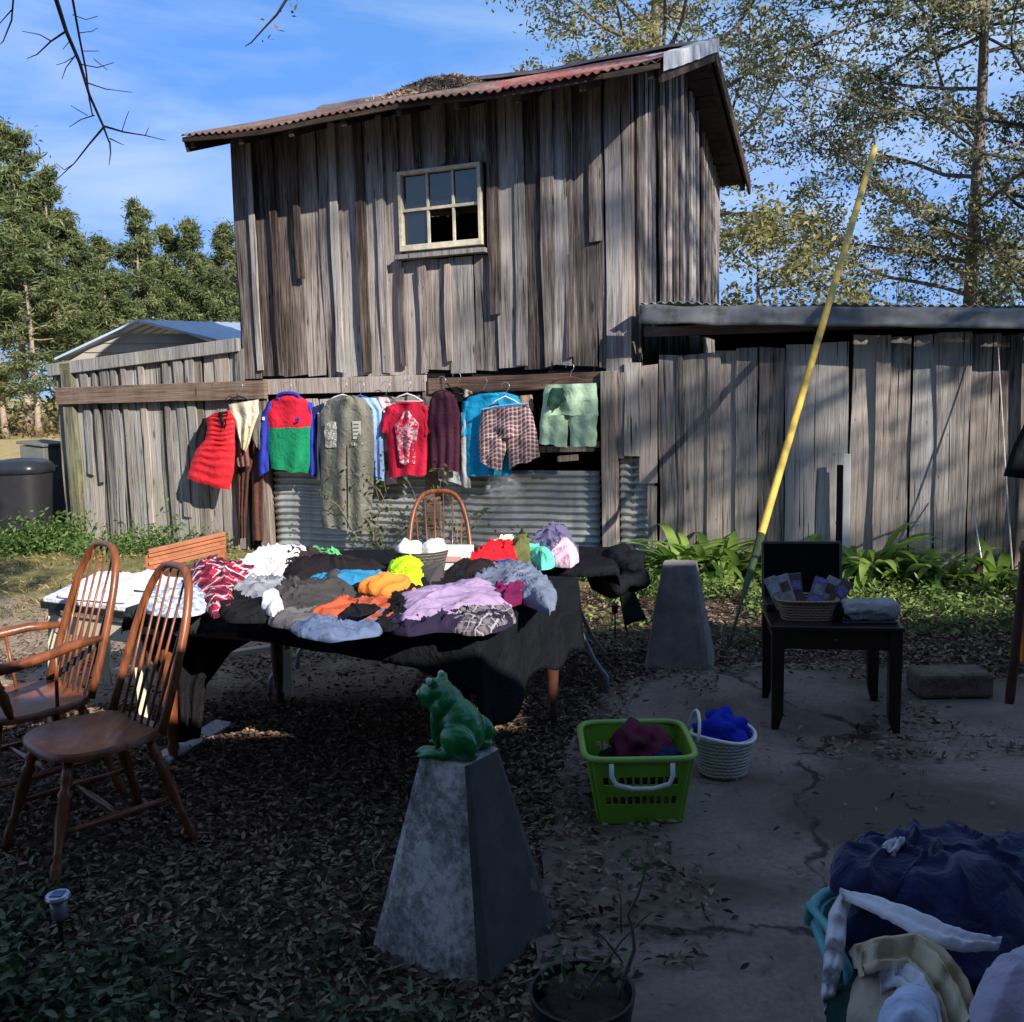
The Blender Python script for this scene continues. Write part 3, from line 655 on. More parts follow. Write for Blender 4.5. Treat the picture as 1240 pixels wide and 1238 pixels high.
for i, (px, y, h) in enumerate(((1085, 27, 4.6), (1135, 30, 4.9), (1205, 26, 4.9))):
    make_tree(30+i, h, .02, 2.1, (500, 500, 5000)[i], .07, M_oak, M_bark, ('thin bare sapling low behind the lean-to roof, right of the yellow pole', 'bare brushy sapling below the tall sparse tree', 'low dark bush behind the lean-to at the frame edge')[i], 'sapling', .05, 1.2, 1.6, 'b', .2, loc=at(px, y), jit=.2)
# trees outside the frame whose crowns dapple the barn and the planks
make_tree(51, 14, .38, 3.6, 3800, .085, M_oak, M_barkd, 'tall leafy tree beside the added shade roof that throws dappled shade on the planks', 'shade_tree', .2, 1.2, .3, 'b', .2, loc=(11.2, .1, 0), jit=.35)
make_tree(57, 22, .62, 2.9, 3000, .1, M_oak, M_barkd, 'very tall tree behind the house whose crown shades the barn corner', 'shade_tree', .3, 1.5, .3, 'b', .2, loc=(18.4, -11.8, 0), jit=.4)
# tree at the left, out of frame, whose bare limbs reach into the top of the picture
bt = empty('overhanging_tree', (-5.2, 1.0, 0), 'bare dark twigs of an overhead tree hanging into the top left of the sky', 'tree')
mb = MB(); mb.tube([(-5.2, 1, 0), (-5.1, 1.1, 2), (-4.9, 1.4, 4), (-4.4, 2.2, 6)], [.2, .17, .14, .1], 10); mb.build('trunk', M_barkd, bt, smooth=True)
def pxpath(pts, y0, y1): 
    return [D(p[0], p[1], y0+(y1-y0)*i/(len(pts)-1)) for i, p in enumerate(pts)]
mb = MB(); M_twig = flat('dark_twig', (.13, .09, .1), .9, .3)
def twig(pts, y0, y1, r0, r1, mb=mb):
    P = pxpath(pts, y0, y1); n = len(P); mb.tube(P, [r0+(r1-r0)*i/(n-1) for i in range(n)], 5); return P
stem = [(50, -60), (68, 0), (80, 38), (96, 75), (108, 115), (125, 153), (132, 172)]
Pm = twig(stem, 4.0, 4.6, .011, .004); mb.tube([(-4.7, 1.8, 5), (-3.4, 3.0, 5.2), (-2.6, 3.6, 4.6), Pm[0]], [.07, .05, .03, .018], 6)
twig([(82, -60), (88, 0), (96, 45), (104, 85), (108, 120), (112, 140)], 4.1, 4.5, .006, .003)
rr = random.Random(5)
for pts, r in (([(80, 38), (62, 50), (45, 66), (33, 71)], .005), ([(62, 50), (48, 42), (27, 38)], .003), ([(92, 66), (80, 82), (75, 96)], .003), ([(88, 70), (78, 76), (68, 79)], .002), ([(98, 78), (118, 82), (138, 76)], .003),
               ([(104, 100), (128, 108), (160, 112)], .003), ([(114, 140), (98, 145), (84, 154)], .003), ([(125, 155), (108, 175), (90, 198), (66, 220)], .005), ([(126, 153), (150, 160), (175, 164), (200, 170)], .005), ([(133, 172), (134, 185), (132, 200)], .004),
               ([(133, 168), (150, 176)], .003), ([(148, 158), (152, 145), (156, 135)], .002), ([(176, 164), (180, 155)], .002), ([(88, 18), (104, 24), (118, 20)], .002), ([(96, 40), (112, 38), (118, 34)], .002), ([(100, 62), (120, 62)], .002), ([(90, 198), (78, 206), (68, 198)], .002), ([(106, 140), (92, 132), (86, 128)], .002), ([(86, 48), (76, 60)], .002), ([(114, 72), (130, 85)], .002), ([(-20, -40), (16, 0), (14, 25), (4, 50), (0, 54)], .006), ([(16, 10), (0, 28), (-8, 30)], .003)):
    twig(pts, 4.2, 4.5, r, .0015)
mb.tube([(-3.4, 3.0, 5.2), (-2.9, 3.6, 4.4), D(-20, -40, 4.2)], [.03, .02, .007], 5)
mb.build('branch', M_twig, bt, smooth=True)
mb = MB(); Pm = twig([(375, -40), (345, 2), (335, 18), (320, 34), (304, 52), (297, 56)], 3.4, 3.6, .006, .0015, mb)
mb.tube([(-3.4, 3.0, 5.2), (-2.2, 3.3, 4.9), (-1.3, 3.4, 3.9), Pm[0]], [.035, .02, .012, .006], 5); mb.build('branch', M_twig, bt, smooth=True)
lpx = [(318, 24), (340, 14), (352, 6), (360, 2), (358, 9), (354, 15), (356, 20), (326, 45), (318, 50), (334, 33), (341, 38), (349, 0), (366, -8), (345, -14), (330, 48)]
leaves('foliage', np.array([tuple(D(x, y, 3.5)) for x, y in lpx]), .013, leafmat('dry_dark_leaf', (.05, .05, .03), (.09, .08, .05), (.2, .12, .1), .3), bt)
# ================================================================ the house behind the camera that shades the yard
hs = empty('house', (7, -6, 0), 'low unseen house whose roof shades the near yard, with added roofs that block the sky', 'house')
M_hw = flat('house_wall_paint', (.3, .28, .25), .8, .05); M_hr = flat('house_shingles', (.06, .055, .05), .9, .2)
mb = MB(); mb.box((11.5, -5, 2.4), (10, 7.4, 4.8)); mb.box((1.5, -7.2, 2.4), (9.9, 7, 4.8)); mb.build('wall', M_hw, hs)
mb = MB(); mb.box((11.6, -4.9, 4.9), (11.6, 8.2, .2)); mb.box((0.6, -7.0, 4.9), (10.4, 8, .2)); mb.build('roof', M_hr, hs)
mb = MB(); mb.box((.9, -1.8, 2.75), (9.5, 4.4, .14)); mb.build('sky_blocker_roof', M_hr, hs)  # unseen roof added above the camera to block sky light
mb = MB()
for x in (-3.6, 5.4): mb.box((x, .2, 1.35), (.12, .12, 2.66))
mb.build('sky_blocker_post', M_cream, hs)  # posts holding up the added roof
# ================================================================ low growth
M_lit = leafmat('dead_leaves', (.055, .036, .026), (.14, .095, .066), (.3, .215, .155), 0, .85)
P = []
while len(P) < 62000:
    x = rng.uniform(-5, 5.5); y = rng.uniform(1.6, 8.3)
    if abs(x) > .62*y+.4: continue
    onp = inpoly(x, y, pat); edge = onp and not (inpoly(x-.22, y, pat) and inpoly(x, y+.18, pat))
    if edge and rng.random() < .3: P.append((x, y, .03)); continue
    if onp and rng.random() > (.25 if nz(x*1.3, y*1.3, 4) > .3 else .011): continue
    if not onp:
        if y > 5.2 and x < -.6 and rng.random() > .13+.3*(nz(x, y) > .2): continue
        if y > 6.4 and rng.random() > .25: continue
    P.append((x, y, (.034 if onp else gh(x, y)+.012)+abs(rng.normal())*.008))
P = np.array(P); o = leaves('fallen_leaves', P, .0185, M_lit, flat_=.72, shape='leaf'); setp(o, 'brown dead leaves scattered over the shaded yard', 'leaves', kind='stuff')
P = []
for i in range(900):
    x = rng.uniform(-4, 3); y = rng.uniform(1.6, 7.5)
    if abs(x) < .62*y+.4 and not (inpoly(x, y, pat) and rng.random() > .1): P.append((x, y, .035))
o = leaves('fallen_twigs', np.array(P), .055, leafmat('twig_litter', (.05, .035, .025), (.14, .1, .075), (.3, .24, .18), 0, .9), flat_=.93, shape='twig'); setp(o, 'thin broken twigs strewn among the dead leaves', 'twigs', kind='stuff')
def strapplant(name, c, n, ln, mat, label, cat, spread=.5, group=None, w_=.028, seed=0):
    r = random.Random(seed); mb = MB(); c = Vector(c)
    for i in range(n):
        a = r.uniform(0, 2*pi); l = ln*r.uniform(.6, 1.15); el = r.uniform(.5, 1.35); b = c+Vector((r.gauss(0, .06), r.gauss(0, .05), 0)); d = Vector((cos(a), sin(a), 0)); sd = Vector((-sin(a), cos(a), 0)); ww = w_*r.uniform(.7, 1.3)
        K = 7; vs = []; p = b.copy(); e = el
        for k in range(K+1):
            q = k/K; wd = ww*(sin(pi*min(1, q*.93+.07))**.7)+.002; up_ = .25*wd
            vs += [p-sd*wd+Vector((0, 0, up_)), p.copy(), p+sd*wd+Vector((0, 0, up_))]
            p = p+(d*cos(e)+Vector((0, 0, sin(e))))*l/K; e -= r.uniform(.12, .36)
        fs = []
        for k in range(K): fs += [(3*k, 3*k+1, 3*k+4, 3*k+3), (3*k+1, 3*k+2, 3*k+5, 3*k+4)]
        mb.add(vs, fs, 0, r.random())
    o = mb.build(name, mat, smooth=True); return setp(o, label, cat, group)
M_lily = leafmat('broad_green_leaves', (.1, .18, .035), (.2, .34, .06), (.36, .5, .13), .5, .4)
LP = [(838, 700, 44, .62, 'broad leaved green plant beside the barn corner'), (875, 690, 46, .62, 'broad leaved green plant left of the yellow pole foot'), (905, 690, 30, .5, 'low leafy plant right behind the yellow pole'), (985, 700, 40, .66, 'tall leafy plant directly behind the black case lid'), (1050, 700, 50, .66, 'largest bright green leafy plant right of the black case'), (1095, 710, 40, .55, 'leafy plant arching over at the right of the large bright one'),
      (1140, 722, 22, .5, 'small drooping green plant against the planks'), (1200, 722, 26, .6, 'leafy plant near the right edge behind the dark poles'), (800, 690, 16, .4, 'small leafy plant at the foot of the barn post')]
for i, (px, py, n_, ln, lab) in enumerate(LP):
    s_, _z = ws(px, py); p = WP(s_, 0, .45); strapplant('leafy_plant', (p.x, p.y, 0), int(n_*1.35), ln*1.2, M_lily, lab, 'plant', group='leafy plants along the plank wall', seed=i, w_=.038)
# ground cover between patio and planks
M_ivy = leafmat('ivy_ground_cover', (.04, .08, .02), (.11, .18, .045), (.27, .33, .11), .3)
P = []
for i in range(30000):
    s_ = rng.uniform(-.9, 5.5); off = abs(rng.normal())*1.25+.1; p = WP(s_, 0, off)
    if inpoly(p.x, p.y, pat) or off > 2.9: continue
    if nz(p.x*1.1, p.y*1.6, 2) < -.02 and off > .9: continue
    P.append((p.x, p.y, .02+abs(rng.normal())*.06))
o = leaves('ground_cover', np.array(P), .028, M_ivy, flat_=.4, shape='leaf'); setp(o, 'low green ivy and weeds growing between the patio and the planks', 'ground cover', kind='stuff')
P = []
for i in range(24000):
    x = rng.uniform(-3, -.15); y = 1.8+abs(rng.normal())*.7
    if nz(x*2, y*2, 6)+.5-(y-1.9)*.55 < .03: continue
    if -.55 < x and y > 2.35: continue
    P.append((x, y, .02+abs(rng.normal())*.05))
o = leaves('foreground_plants', np.array(P), .023, leafmat('dark_vinca', (.03, .05, .022), (.075, .115, .05), (.17, .21, .11), .2, .4), flat_=.5, shape='leaf'); setp(o, 'dark green trailing plants covering the near left corner of the yard', 'ground cover', kind='stuff')
# weeds left
M_weed = leafmat('weed_leaves', (.04, .09, .02), (.1, .18, .045), (.2, .28, .09), .4)
for i, (px, py, wd, h, n_, lab) in enumerate(((20, 672, .55, .34, 2600, 'dense green fern like clump in front of the black trash can'), (62, 668, .4, .4, 1800, 'upright green weeds at the foot of the mossy shed post'), (190, 672, .35, .36, 900, 'pale weeds against the middle of the grey shed wall'), (132, 672, .4, .2, 900, 'low weeds at the base of the grey shed wall'), (258, 668, .2, .2, 900, 'sparse weeds behind the reddish wooden rail'))):
    g = G(px, py); P = rng.normal(size=(n_, 3))*np.array([wd*.5, .22, 0]); hh = np.abs(rng.normal(size=n_))*h*.45; P[:, 2] = hh+.02; P[:, :2] *= (1+hh*.6)[:, None]; P += np.array([g.x, g.y+.1, 0])
    o = leaves('weed_clump', P, .03, M_weed, flat_=.1); setp(o, lab, 'weeds', 'weed clumps along the shed')
P = []
for i in range(16000):
    x = rng.uniform(-9, -.5); y = rng.uniform(6.2, 12.5)
    if nz(x*.8, y*.8, 1) < -.05: continue
    if (Vector((x, y, 0))-WO).dot(WN) < .1: continue
    P.append((x, y, .02+rng.uniform(0, .03)))
o = leaves('grass', np.array(P), .035, leafmat('mixed_grass', (.09, .12, .03), (.22, .2, .08), (.4, .3, .16), .3), shape='needle', flat_=0); setp(o, 'short mixed green and straw grass beside the shed', 'grass', kind='stuff')
# vines by the middle of the barn
mb = MB(); r = random.Random(9); lp = []
for i in range(16):
    x0, y0 = r.choice(((455, 668), (500, 665), (470, 660), (545, 665))); p = W(x0+r.uniform(-12, 12), y0, .28); p.z = .02; P_ = [p]; d = Vector((r.uniform(-.4, .4), -.1, 1))
    for k in range(9):
        d = (d+Vector((r.gauss(0, .4), r.gauss(0, .15), r.gauss(0, .3)))).normalized(); p = p+d*.13; p.z = max(.05, p.z); P_.append(p.copy()); lp += [tuple(p)]*3
    mb.tube(P_, [.007*(1-k/11) for k in range(len(P_))], 4)
vb = empty('climbing_vine', (W(480, 660, .3).x, W(480, 660, .3).y, 0), 'tangled vine with pale stems and few leaves behind the black cloth table', 'vine')
mb.build('stem', flat('pale_vine_stem', (.25, .2, .15), .9), vb)
leaves('foliage', np.array(lp)+rng.normal(size=(len(lp), 3))*.05, .03, M_weed, vb)

# unseen woods added behind the house to close off sky light on that side
P = []
for i in range(15000):
    a = rng.uniform(-2.75, -.05) if rng.random() < .8 else rng.uniform(-.35, .05); R2 = rng.uniform(17, 24); x = 18*cos(a)*R2/20; y = -3+R2*sin(a)
    az = math.atan2(x, -y); lim = 15 if (az < .25 or az > 1.25) else 6.5
    P.append((x, y, rng.uniform(0, lim)*(.85+.2*nz(x*.2, y*.2))))
o = leaves('sky_blocker_woods', np.array(P), .9, M_oak); setp(o, 'dense unseen woods added behind the house to block sky light', 'woods', kind='stuff')

mb = MB(); mb.box((7.0, .45, 3.02), (6.8, 2.9, .1)); mb.build('added_shade_roof', M_hr, hs)  # unseen low roof added to deepen the shade on the patio
mb = MB()
for x in (3.8, 10.2): mb.box((x, 1.7, 1.48), (.12, .12, 2.96))
mb.build('added_shade_post', M_cream, hs)  # posts of that added roof
# unseen leaf canopy added above the frame to dim the sky light below
P = []
while len(P) < 15000:
    q = rng.normal(size=3)*np.array([1.9, .9, .7])+np.array([-1.3, .5, 6.2])
    if q[2] < 4.7 or q[1] > 1.7 or q[0] > 1.6: continue
    P.append(q)
leaves('crown', np.array(P), .12, M_oak, bt)
# ================================================================ hanging clothes
def strips(mb, rows, off, bulge=.03, nu=16, sub=6, mi=0, fold=.012, ff=3.0, ph=0.0, puff=None, mf=None, back=.5, conv=None, wr=.012, t=.5):
    conv = conv or W; R_ = []
    if max(abs(q[2]-q[0]) for q in rows) < 24: ff = min(ff, 1.2)
    for a, b in zip(rows, rows[1:]):
        for k in range(sub): q = k/sub; q = q; R_.append([a[i]+(b[i]-a[i])*q for i in range(4)])
    R_.append(list(rows[-1])); n = len(R_)
    vs = []; M = 2*nu
    for j, r in enumerate(R_):
        v = j/(n-1)
        for i in range(M):
            u = i/nu if i <= nu else (M-i)/nu; fr = i <= nu
            e = sin(pi*u)**.6 if 0 < u < 1 else 0
            x = r[0]+(r[2]-r[0])*u; y = r[1]+(r[3]-r[1])*u
            f = fold*1.7*(.35+.65*v)*sin(ff*2*pi*u+ph+1.2*nz(u*2, v*2, ph))+wr*2*nz(u*3+ph, v*4, off*9)
            pf = puff[1]*abs(sin(pi*v*puff[0]+.6*nz(u*3, 1)))*e if puff else 0
            o = off+(bulge*e+pf+f*e if fr else -bulge*back*e+f*e*.6)
            o += .004*nz(x*.15, y*.15)
            x += 1.7*nz(v*3.5+ph+off*5, u*1.5, off*7+r[0]*.01); y += v*3.0*nz(u*3+r[0]*.1, ph, 3)
            vs.append(conv(x, y, o))
    fs = []; b = len(mb.v); mb.v += [tuple(p) for p in vs]; mb.t += [t]*len(vs)
    for j in range(n-1):
        for i in range(M):
            l = (i+1) % M; mb.f.append((b+j*M+i, b+j*M+l, b+(j+1)*M+l, b+(j+1)*M+i))
            u = (i+.5)/nu if i < nu else (M-i-.5)/nu
            mb.m.append(mf(u, (j+.5)/(n-1)) if mf else mi)
    mb.f.append(tuple(b+i for i in range(M))); mb.m.append(mb.m[-1] if not mf else mf(.5, 0)); 
def hanger(px, py, off, wpx, mat, label, slope=10, base=True, tilt=0):
    p = W(px, py, off); o0 = empty('clothes_hanger', p, label, 'hanger', 'hangers on the beams')
    mb = MB(); a = [W(px+5*cos(q)+0, py-12+5*sin(q), off) for q in np.linspace(-pi*1.05, pi*.35, 9)]+[W(px+1, py-3, off), W(px, py, off)]; mb.tube(a, .0035, 6)
    mb.build('hook', M_steel, o0, smooth=True)
    mb = MB(); l = W(px-wpx/2, py+slope-tilt, off); r = W(px+wpx/2, py+slope+tilt, off); c = W(px, py, off)
    ctl = [l, c.lerp(l, .5)+Vector((0, 0, .012)), c, c.lerp(r, .5)+Vector((0, 0, .012)), r]
    mb.tube(ctl, [.006, .008, .009, .008, .006], 8)
    if base: mb.tube([l, r], .005, 6)
    mb.build('bar', mat, o0, smooth=True); return o0
M_steel = flat('hanger_steel', (.5, .5, .5), .35, .05, metal=.8)
M_blackp = flat('black_plastic', (.015, .015, .016), .45, .1); M_whitep = flat('white_plastic', (.75, .75, .74), .4, .05)
M_bluep = flat('blue_plastic', (.05, .12, .45), .4, .05); M_brownw = flat('brown_hanger_wood', (.16, .06, .04), .4, .2)
def printmat(name, base, ink, s_):
    mt, t = newmat(name); p = t.obj(); n = t.noise(t.mapv(p, (1, 1, 1.6)), s_, 3, .7); m2 = t.noise(p, s_*.35, 3, .6)
    f = t.math('MULTIPLY', t.ramp(n, [(.47, 0.0), (.53, 1.0)]), t.ramp(m2, [(.42, 0.0), (.5, 1.0)])); seti(t, col=t.mix(f, base, ink), rough=.8); return mt
def cm(n, c, **k): return cloth(n, c, **k)
c_red = cm('red_nylon', (.62, .025, .035), rough=.4, fold=.4); c_blk = cm('black_cloth', (.012, .012, .014)); c_cream = cm('cream_cotton', (.62, .55, .4)); c_brn = cm('brown_cotton', (.085, .04, .032))
c_blue = cm('royal_blue_fleece', (.03, .045, .35)); c_fred = cm('crimson_fleece', (.6, .02, .045)); c_green = cm('green_fleece', (.012, .24, .11)); c_grey = cm('grey_nylon', (.16, .16, .135), rough=.5, fold=.7)
c_lb = cm('light_blue_cotton', (.27, .42, .72)); c_white = cm('white_cotton', (.75, .75, .78)); c_tee = cm('red_cotton', (.5, .018, .05)); c_maroon = cm('maroon_knit', (.06, .018, .035)); c_turq = cm('turquoise_cotton', (.015, .33, .6))
c_mint = cm('mint_cotton', (.42, .6, .42)); c_dgreen = cm('dark_green_cloth', (.02, .06, .045)); c_navy = cm('navy_cotton', (.012, .02, .07)); c_tan = cm('tan_cotton', (.4, .28, .2)); c_print = flat('cracked_white_print', (.62, .5, .52), .8, .4, 60)
def garment(name, label, cat, group='clothes hanging along the shed beams'): return label, cat, group, name
def fin(mb, name, mats, label, cat, group='clothes hanging from the long beams'): 
    o = mb.build(name, mats, smooth=True, angle=70); return setp(o, label, cat, group)
mb = MB() # puffer vest
strips(mb, [(259, 500, 280, 497), (250, 506, 288, 503), (251, 520, 286, 518), (248, 532, 284, 530), (238, 545, 285, 545), (231, 560, 283, 570), (226, 580, 277, 595)], .25, .05, 18, 8, 0, .004, 2, puff=(13, .03))
strips(mb, [(264, 499, 276, 498), (266, 508, 275, 508), (269, 518, 272, 519)], .335, .006, 6, 4, 1)
strips(mb, [(245, 507, 254, 506), (238, 524, 254, 524), (236, 542, 246, 546)], .22, .02, 8, 5, 1); strips(mb, [(282, 503, 289, 503), (283, 520, 290, 522), (282, 534, 287, 536)], .22, .02, 6, 4, 1)
fin(mb, 'puffer_vest', [c_red, c_blk], 'bright red quilted puffer vest hanging tilted, leftmost of the clothes', 'vest')
mb = MB(); strips(mb, [(290, 538, 318, 536), (288, 570, 302, 572), (289, 652, 298, 652)], .12, .02, 10, 6); strips(mb, [(303, 538, 318, 536), (305, 572, 319, 572), (306, 655, 319, 655)], .12, .02, 10, 6)
fin(mb, 'trousers', c_brn, 'dark brown trousers hanging low below the cream and brown clothes', 'trousers')
mb = MB(); strips(mb, [(275, 488, 300, 486), (276, 510, 296, 512), (284, 540, 301, 540), (286, 565, 302, 565)], .2, .025, 12, 6, 0); fin(mb, 'shirt', c_brn and cm('cocoa_cotton', (.17, .085, .07)), 'cocoa brown garment folded behind the cream cloth next to the red vest', 'garment')
mb = MB(); strips(mb, [(276, 490, 313, 484), (281, 505, 314, 500), (287, 520, 305, 528), (291, 541, 297, 548)], .27, .03, 14, 6, 0, .02, 2.5); fin(mb, 'cream_cloth', c_cream, 'cream cotton garment draped over a black hanger beside the red vest', 'garment')
mb = MB(); strips(mb, [(300, 500, 317, 498), (302, 520, 316, 520), (308, 540, 314, 545)], .24, .02, 8, 6); strips(mb, [(301, 500, 310, 500), (301, 516, 306, 517)], .29, .004, 4, 3, 1)
fin(mb, 'grey_blouse', [cm('olive_grey', (.14, .13, .11)), c_white], 'small olive grey garment with a white tag, left of the colour blocked pullover', 'garment')
mb = MB() # pullover
strips(mb, [(336, 480, 362, 479), (326, 487, 375, 487), (322, 500, 378, 499), (325, 522, 378, 520), (326, 550, 377, 555), (328, 568, 372, 573)], .22, .05, 20, 7, 0, .008, 2, mf=lambda u, v: 0 if v < .565 else 1)
strips(mb, [(324, 486, 334, 489), (316, 505, 327, 508), (313, 540, 326, 545), (312, 578, 325, 570)], .21, .035, 10, 8, 2); strips(mb, [(370, 485, 378, 488), (373, 505, 381, 505), (374, 540, 384, 540), (374, 578, 384, 574)], .2, .03, 10, 8, 2)
mb.tube([W(349+13*cos(a), 481+5*sin(a), .25-.05*sin(a)*.3) for a in np.linspace(0, 2*pi, 17)[:-1]], .02, 8, 2, closed=True)
p = W(361, 508, .295); mb.box(p, (.03, .004, .045), RM, 2); mb.box(p+Vector((-.02, 0, -.02)), (.03, .004, .014), RM, 2); mb.box(W(319, 507, .27), (.03, .004, .035), RM, 3)
fin(mb, 'pullover', [c_fred, c_green, c_blue, c_white], 'red and green colour blocked fleece pullover with royal blue sleeves', 'pullover')
mb = MB(); strips(mb, [(372, 496, 392, 488), (374, 520, 392, 520), (375, 575, 390, 582)], .15, .03, 10, 7); strips(mb, [(385, 500, 388, 500), (384, 540, 387, 540), (383, 580, 387, 581)], .19, .006, 4, 5, 1)
fin(mb, 'navy_jacket', [c_navy, c_white], 'navy jacket with a white side stripe behind the grey garment bag', 'jacket')
mb = MB(); strips(mb, [(411, 479, 429, 479), (398, 485, 443, 484), (389, 500, 451, 500), (387, 540, 453, 540), (388, 600, 452, 600), (391, 640, 447, 645)], .3, .07, 30, 9, 0, .017, 2.7, .7, wr=.03)
strips(mb, [(393, 511, 408, 511), (393, 526, 408, 526), (394, 542, 407, 542)], .368, .006, 6, 4, 1, .0)
mb.box(W(432, 521, .385), (.1, .004, .185), RM, 2)
for k in range(4): mb.box(W(431, 514+k*4.5, .389), (.06, .003, .012), RM, 0)
for k in range(5): mb.box(W(426+k*3.2, 538, .387), (.018, .003, .03), RM, 1)
mb.tube([W(419, 482, .38), W(420, 540, .372), W(421, 600, .37), W(421, 640, .37)], .005, 5, 3)
fin(mb, 'garment_bag', [c_grey, printmat('pale_print', (.16, .16, .135), (.6, .6, .58), 60), flat('card_pocket', (.5, .5, .47), .4, .2, 30), c_blk], 'long grey nylon garment bag with zip, pale printing and a card pocket', 'garment bag')
mb = MB(); strips(mb, [(432, 482, 455, 482), (440, 495, 464, 498), (444, 540, 465, 540), (448, 580, 465, 582)], .2, .035, 12, 7); fin(mb, 'shirt', c_lb, 'light blue shirt half hidden behind the grey garment bag', 'shirt')
mb = MB(); strips(mb, [(453, 480, 472, 482), (457, 495, 475, 497), (462, 545, 474, 548)], .14, .03, 10, 6); strips(mb, [(463, 570, 480, 570), (461, 586, 482, 587)], .12, .03, 8, 4)
fin(mb, 'blouse', cm('pale_pink_cotton', (.68, .5, .55)), 'pale pink blouse between the light blue shirt and the red tee', 'blouse')
mb = MB() # red tee
strips(mb, [(483, 487, 503, 486), (472, 491, 514, 489), (468, 502, 518, 500), (469, 540, 517, 540), (470, 578, 516, 575)], .24, .05, 18, 8, 0, .012, 2.3)
strips(mb, [(468, 492, 480, 492), (463, 508, 474, 510), (460, 522, 470, 526)], .25, .03, 8, 6); strips(mb, [(508, 490, 518, 493), (512, 508, 521, 508), (513, 528, 522, 525)], .24, .03, 8, 6)
strips(mb, [(489, 498, 496, 498), (484, 506, 502, 506), (478, 516, 508, 515), (480, 530, 505, 530), (484, 562, 502, 561)], .301, .01, 10, 6, 1, .012, 2.3)
fin(mb, 'tee_shirt', [c_tee, printmat('faded_print', (.5, .018, .05), (.72, .5, .55), 26)], 'red short sleeved tee with a cracked pale print on a white hanger', 'tee shirt')
mb = MB(); strips(mb, [(526, 476, 545, 474), (520, 486, 554, 484), (517, 505, 557, 503), (520, 530, 557, 530), (521, 569, 556, 572)], .25, .05, 18, 8, 0, .01, 3.5); fin(mb, 'maroon_vest', c_maroon, 'dark maroon sleeveless top between the red tee and the turquoise shirt', 'top')
mb = MB(); strips(mb, [(530, 570, 562, 570), (531, 580, 568, 590)], .17, .03, 10, 5); strips(mb, [(556, 500, 567, 500), (557, 560, 570, 562), (560, 590, 570, 592)], .2, .02, 8, 6)
fin(mb, 'grey_skirt', cm('pale_grey_lace', (.36, .37, .38)), 'pale grey lacy garment showing below and beside the maroon top', 'garment')
mb = MB(); strips(mb, [(539, 470, 560, 468), (543, 478, 566, 478), (548, 486, 566, 488)], .17, .03, 10, 5, 0); strips(mb, [(560, 470, 572, 474), (561, 482, 573, 482)], .17, .02, 6, 4, 1)
fin(mb, 'lace_blouse', [c_blk, c_cream], 'small black top with cream lace behind the maroon top', 'top')
mb = MB(); strips(mb, [(580, 477, 612, 475), (566, 482, 628, 480), (559, 495, 634, 492), (563, 520, 626, 520), (566, 577, 619, 576)], .2, .05, 18, 8, 0, .014, 2.6); strips(mb, [(560, 486, 572, 486), (558, 505, 568, 506), (560, 528, 566, 528)], .2, .03, 8, 5)
fin(mb, 'turquoise_shirt', c_turq, 'bright turquoise shirt hanging behind the plaid shorts', 'shirt')
M_plaid = plaid('faded_plaid', (.36, .2, .18), (.08, .05, .09), (.6, .55, .5), 24)
mb = MB(); strips(mb, [(583, 497, 640, 490), (581, 515, 646, 508), (580, 533, 650, 526)], .31, .04, 18, 6, 0, .016, 2.5); strips(mb, [(580, 531, 614, 531), (580, 545, 611, 550), (581, 560, 606, 572)], .31, .04, 10, 5, 0, .012, 2); strips(mb, [(610, 531, 650, 526), (614, 548, 652, 542), (616, 568, 653, 553)], .31, .04, 10, 5, 0, .012, 2)
mb.tube([W(584+56*u, 496-7*u-1.5*sin(pi*u), .35) for u in np.linspace(0, 1, 9)], .009, 6, 1)
fin(mb, 'plaid_shorts', [M_plaid, c_lb], 'faded plaid shorts with a pale blue waistband in front of the turquoise shirt', 'shorts')
mb = MB(); strips(mb, [(625, 480, 645, 478), (628, 495, 646, 498)], .16, .03, 8, 5); fin(mb, 'tan_blouse', c_tan, 'small tan garment right behind the top of the plaid shorts', 'garment')
mb = MB() # mint shorts
strips(mb, [(660, 466, 722, 464), (657, 482, 724, 482), (654, 505, 724, 502)], .3, .04, 18, 6, 0, .018, 2.4); strips(mb, [(654, 503, 690, 503), (653, 522, 688, 522), (652, 538, 686, 542)], .3, .045, 12, 5, 0, .012, 2); strips(mb, [(688, 503, 724, 501), (690, 522, 723, 522), (691, 542, 722, 540)], .3, .045, 12, 5, 0, .012, 2)
strips(mb, [(668, 470, 682, 470), (664, 482, 686, 484), (662, 494, 676, 494)], .362, .006, 8, 4, 1)
fin(mb, 'mint_shorts', [c_mint, c_dgreen], 'mint green shorts with a dark green patch, rightmost of the hanging clothes', 'shorts')
mb = MB(); mb.ell(W(611, 590, .22), (.22, .08, .15), RM, 18, jit=.35, seed=2)
def clearbag():
    mt, t = newmat('clear_film'); g = t.a('ShaderNodeBsdfGlossy', {0: (1, 1, 1, 1), 1: .15}); tr = t.a('ShaderNodeBsdfTransparent'); n = t.noise(t.obj(), 18, 4, .6, 2)
    mx = t.a('ShaderNodeMixShader', {0: t.ramp(n, [(.45, .04), (.62, .35)]), 1: tr.outputs[0], 2: g.outputs[0]}); t.l.new(t.bump(n, .8, .03), g.inputs['Normal']); t.l.new(mx.outputs[0], t.o.inputs[0]); return mt
M_clear = clearbag()
fin(mb, 'plastic_bag', M_clear, 'crumpled clear plastic bag hanging under the plaid shorts', 'plastic bag')
hanger(289, 480, .27, 34, M_blackp, 'black plastic hanger holding the cream garment', 8); hanger(348, 480, .22, 44, M_whitep, 'hanger inside the colour blocked pullover', 8)
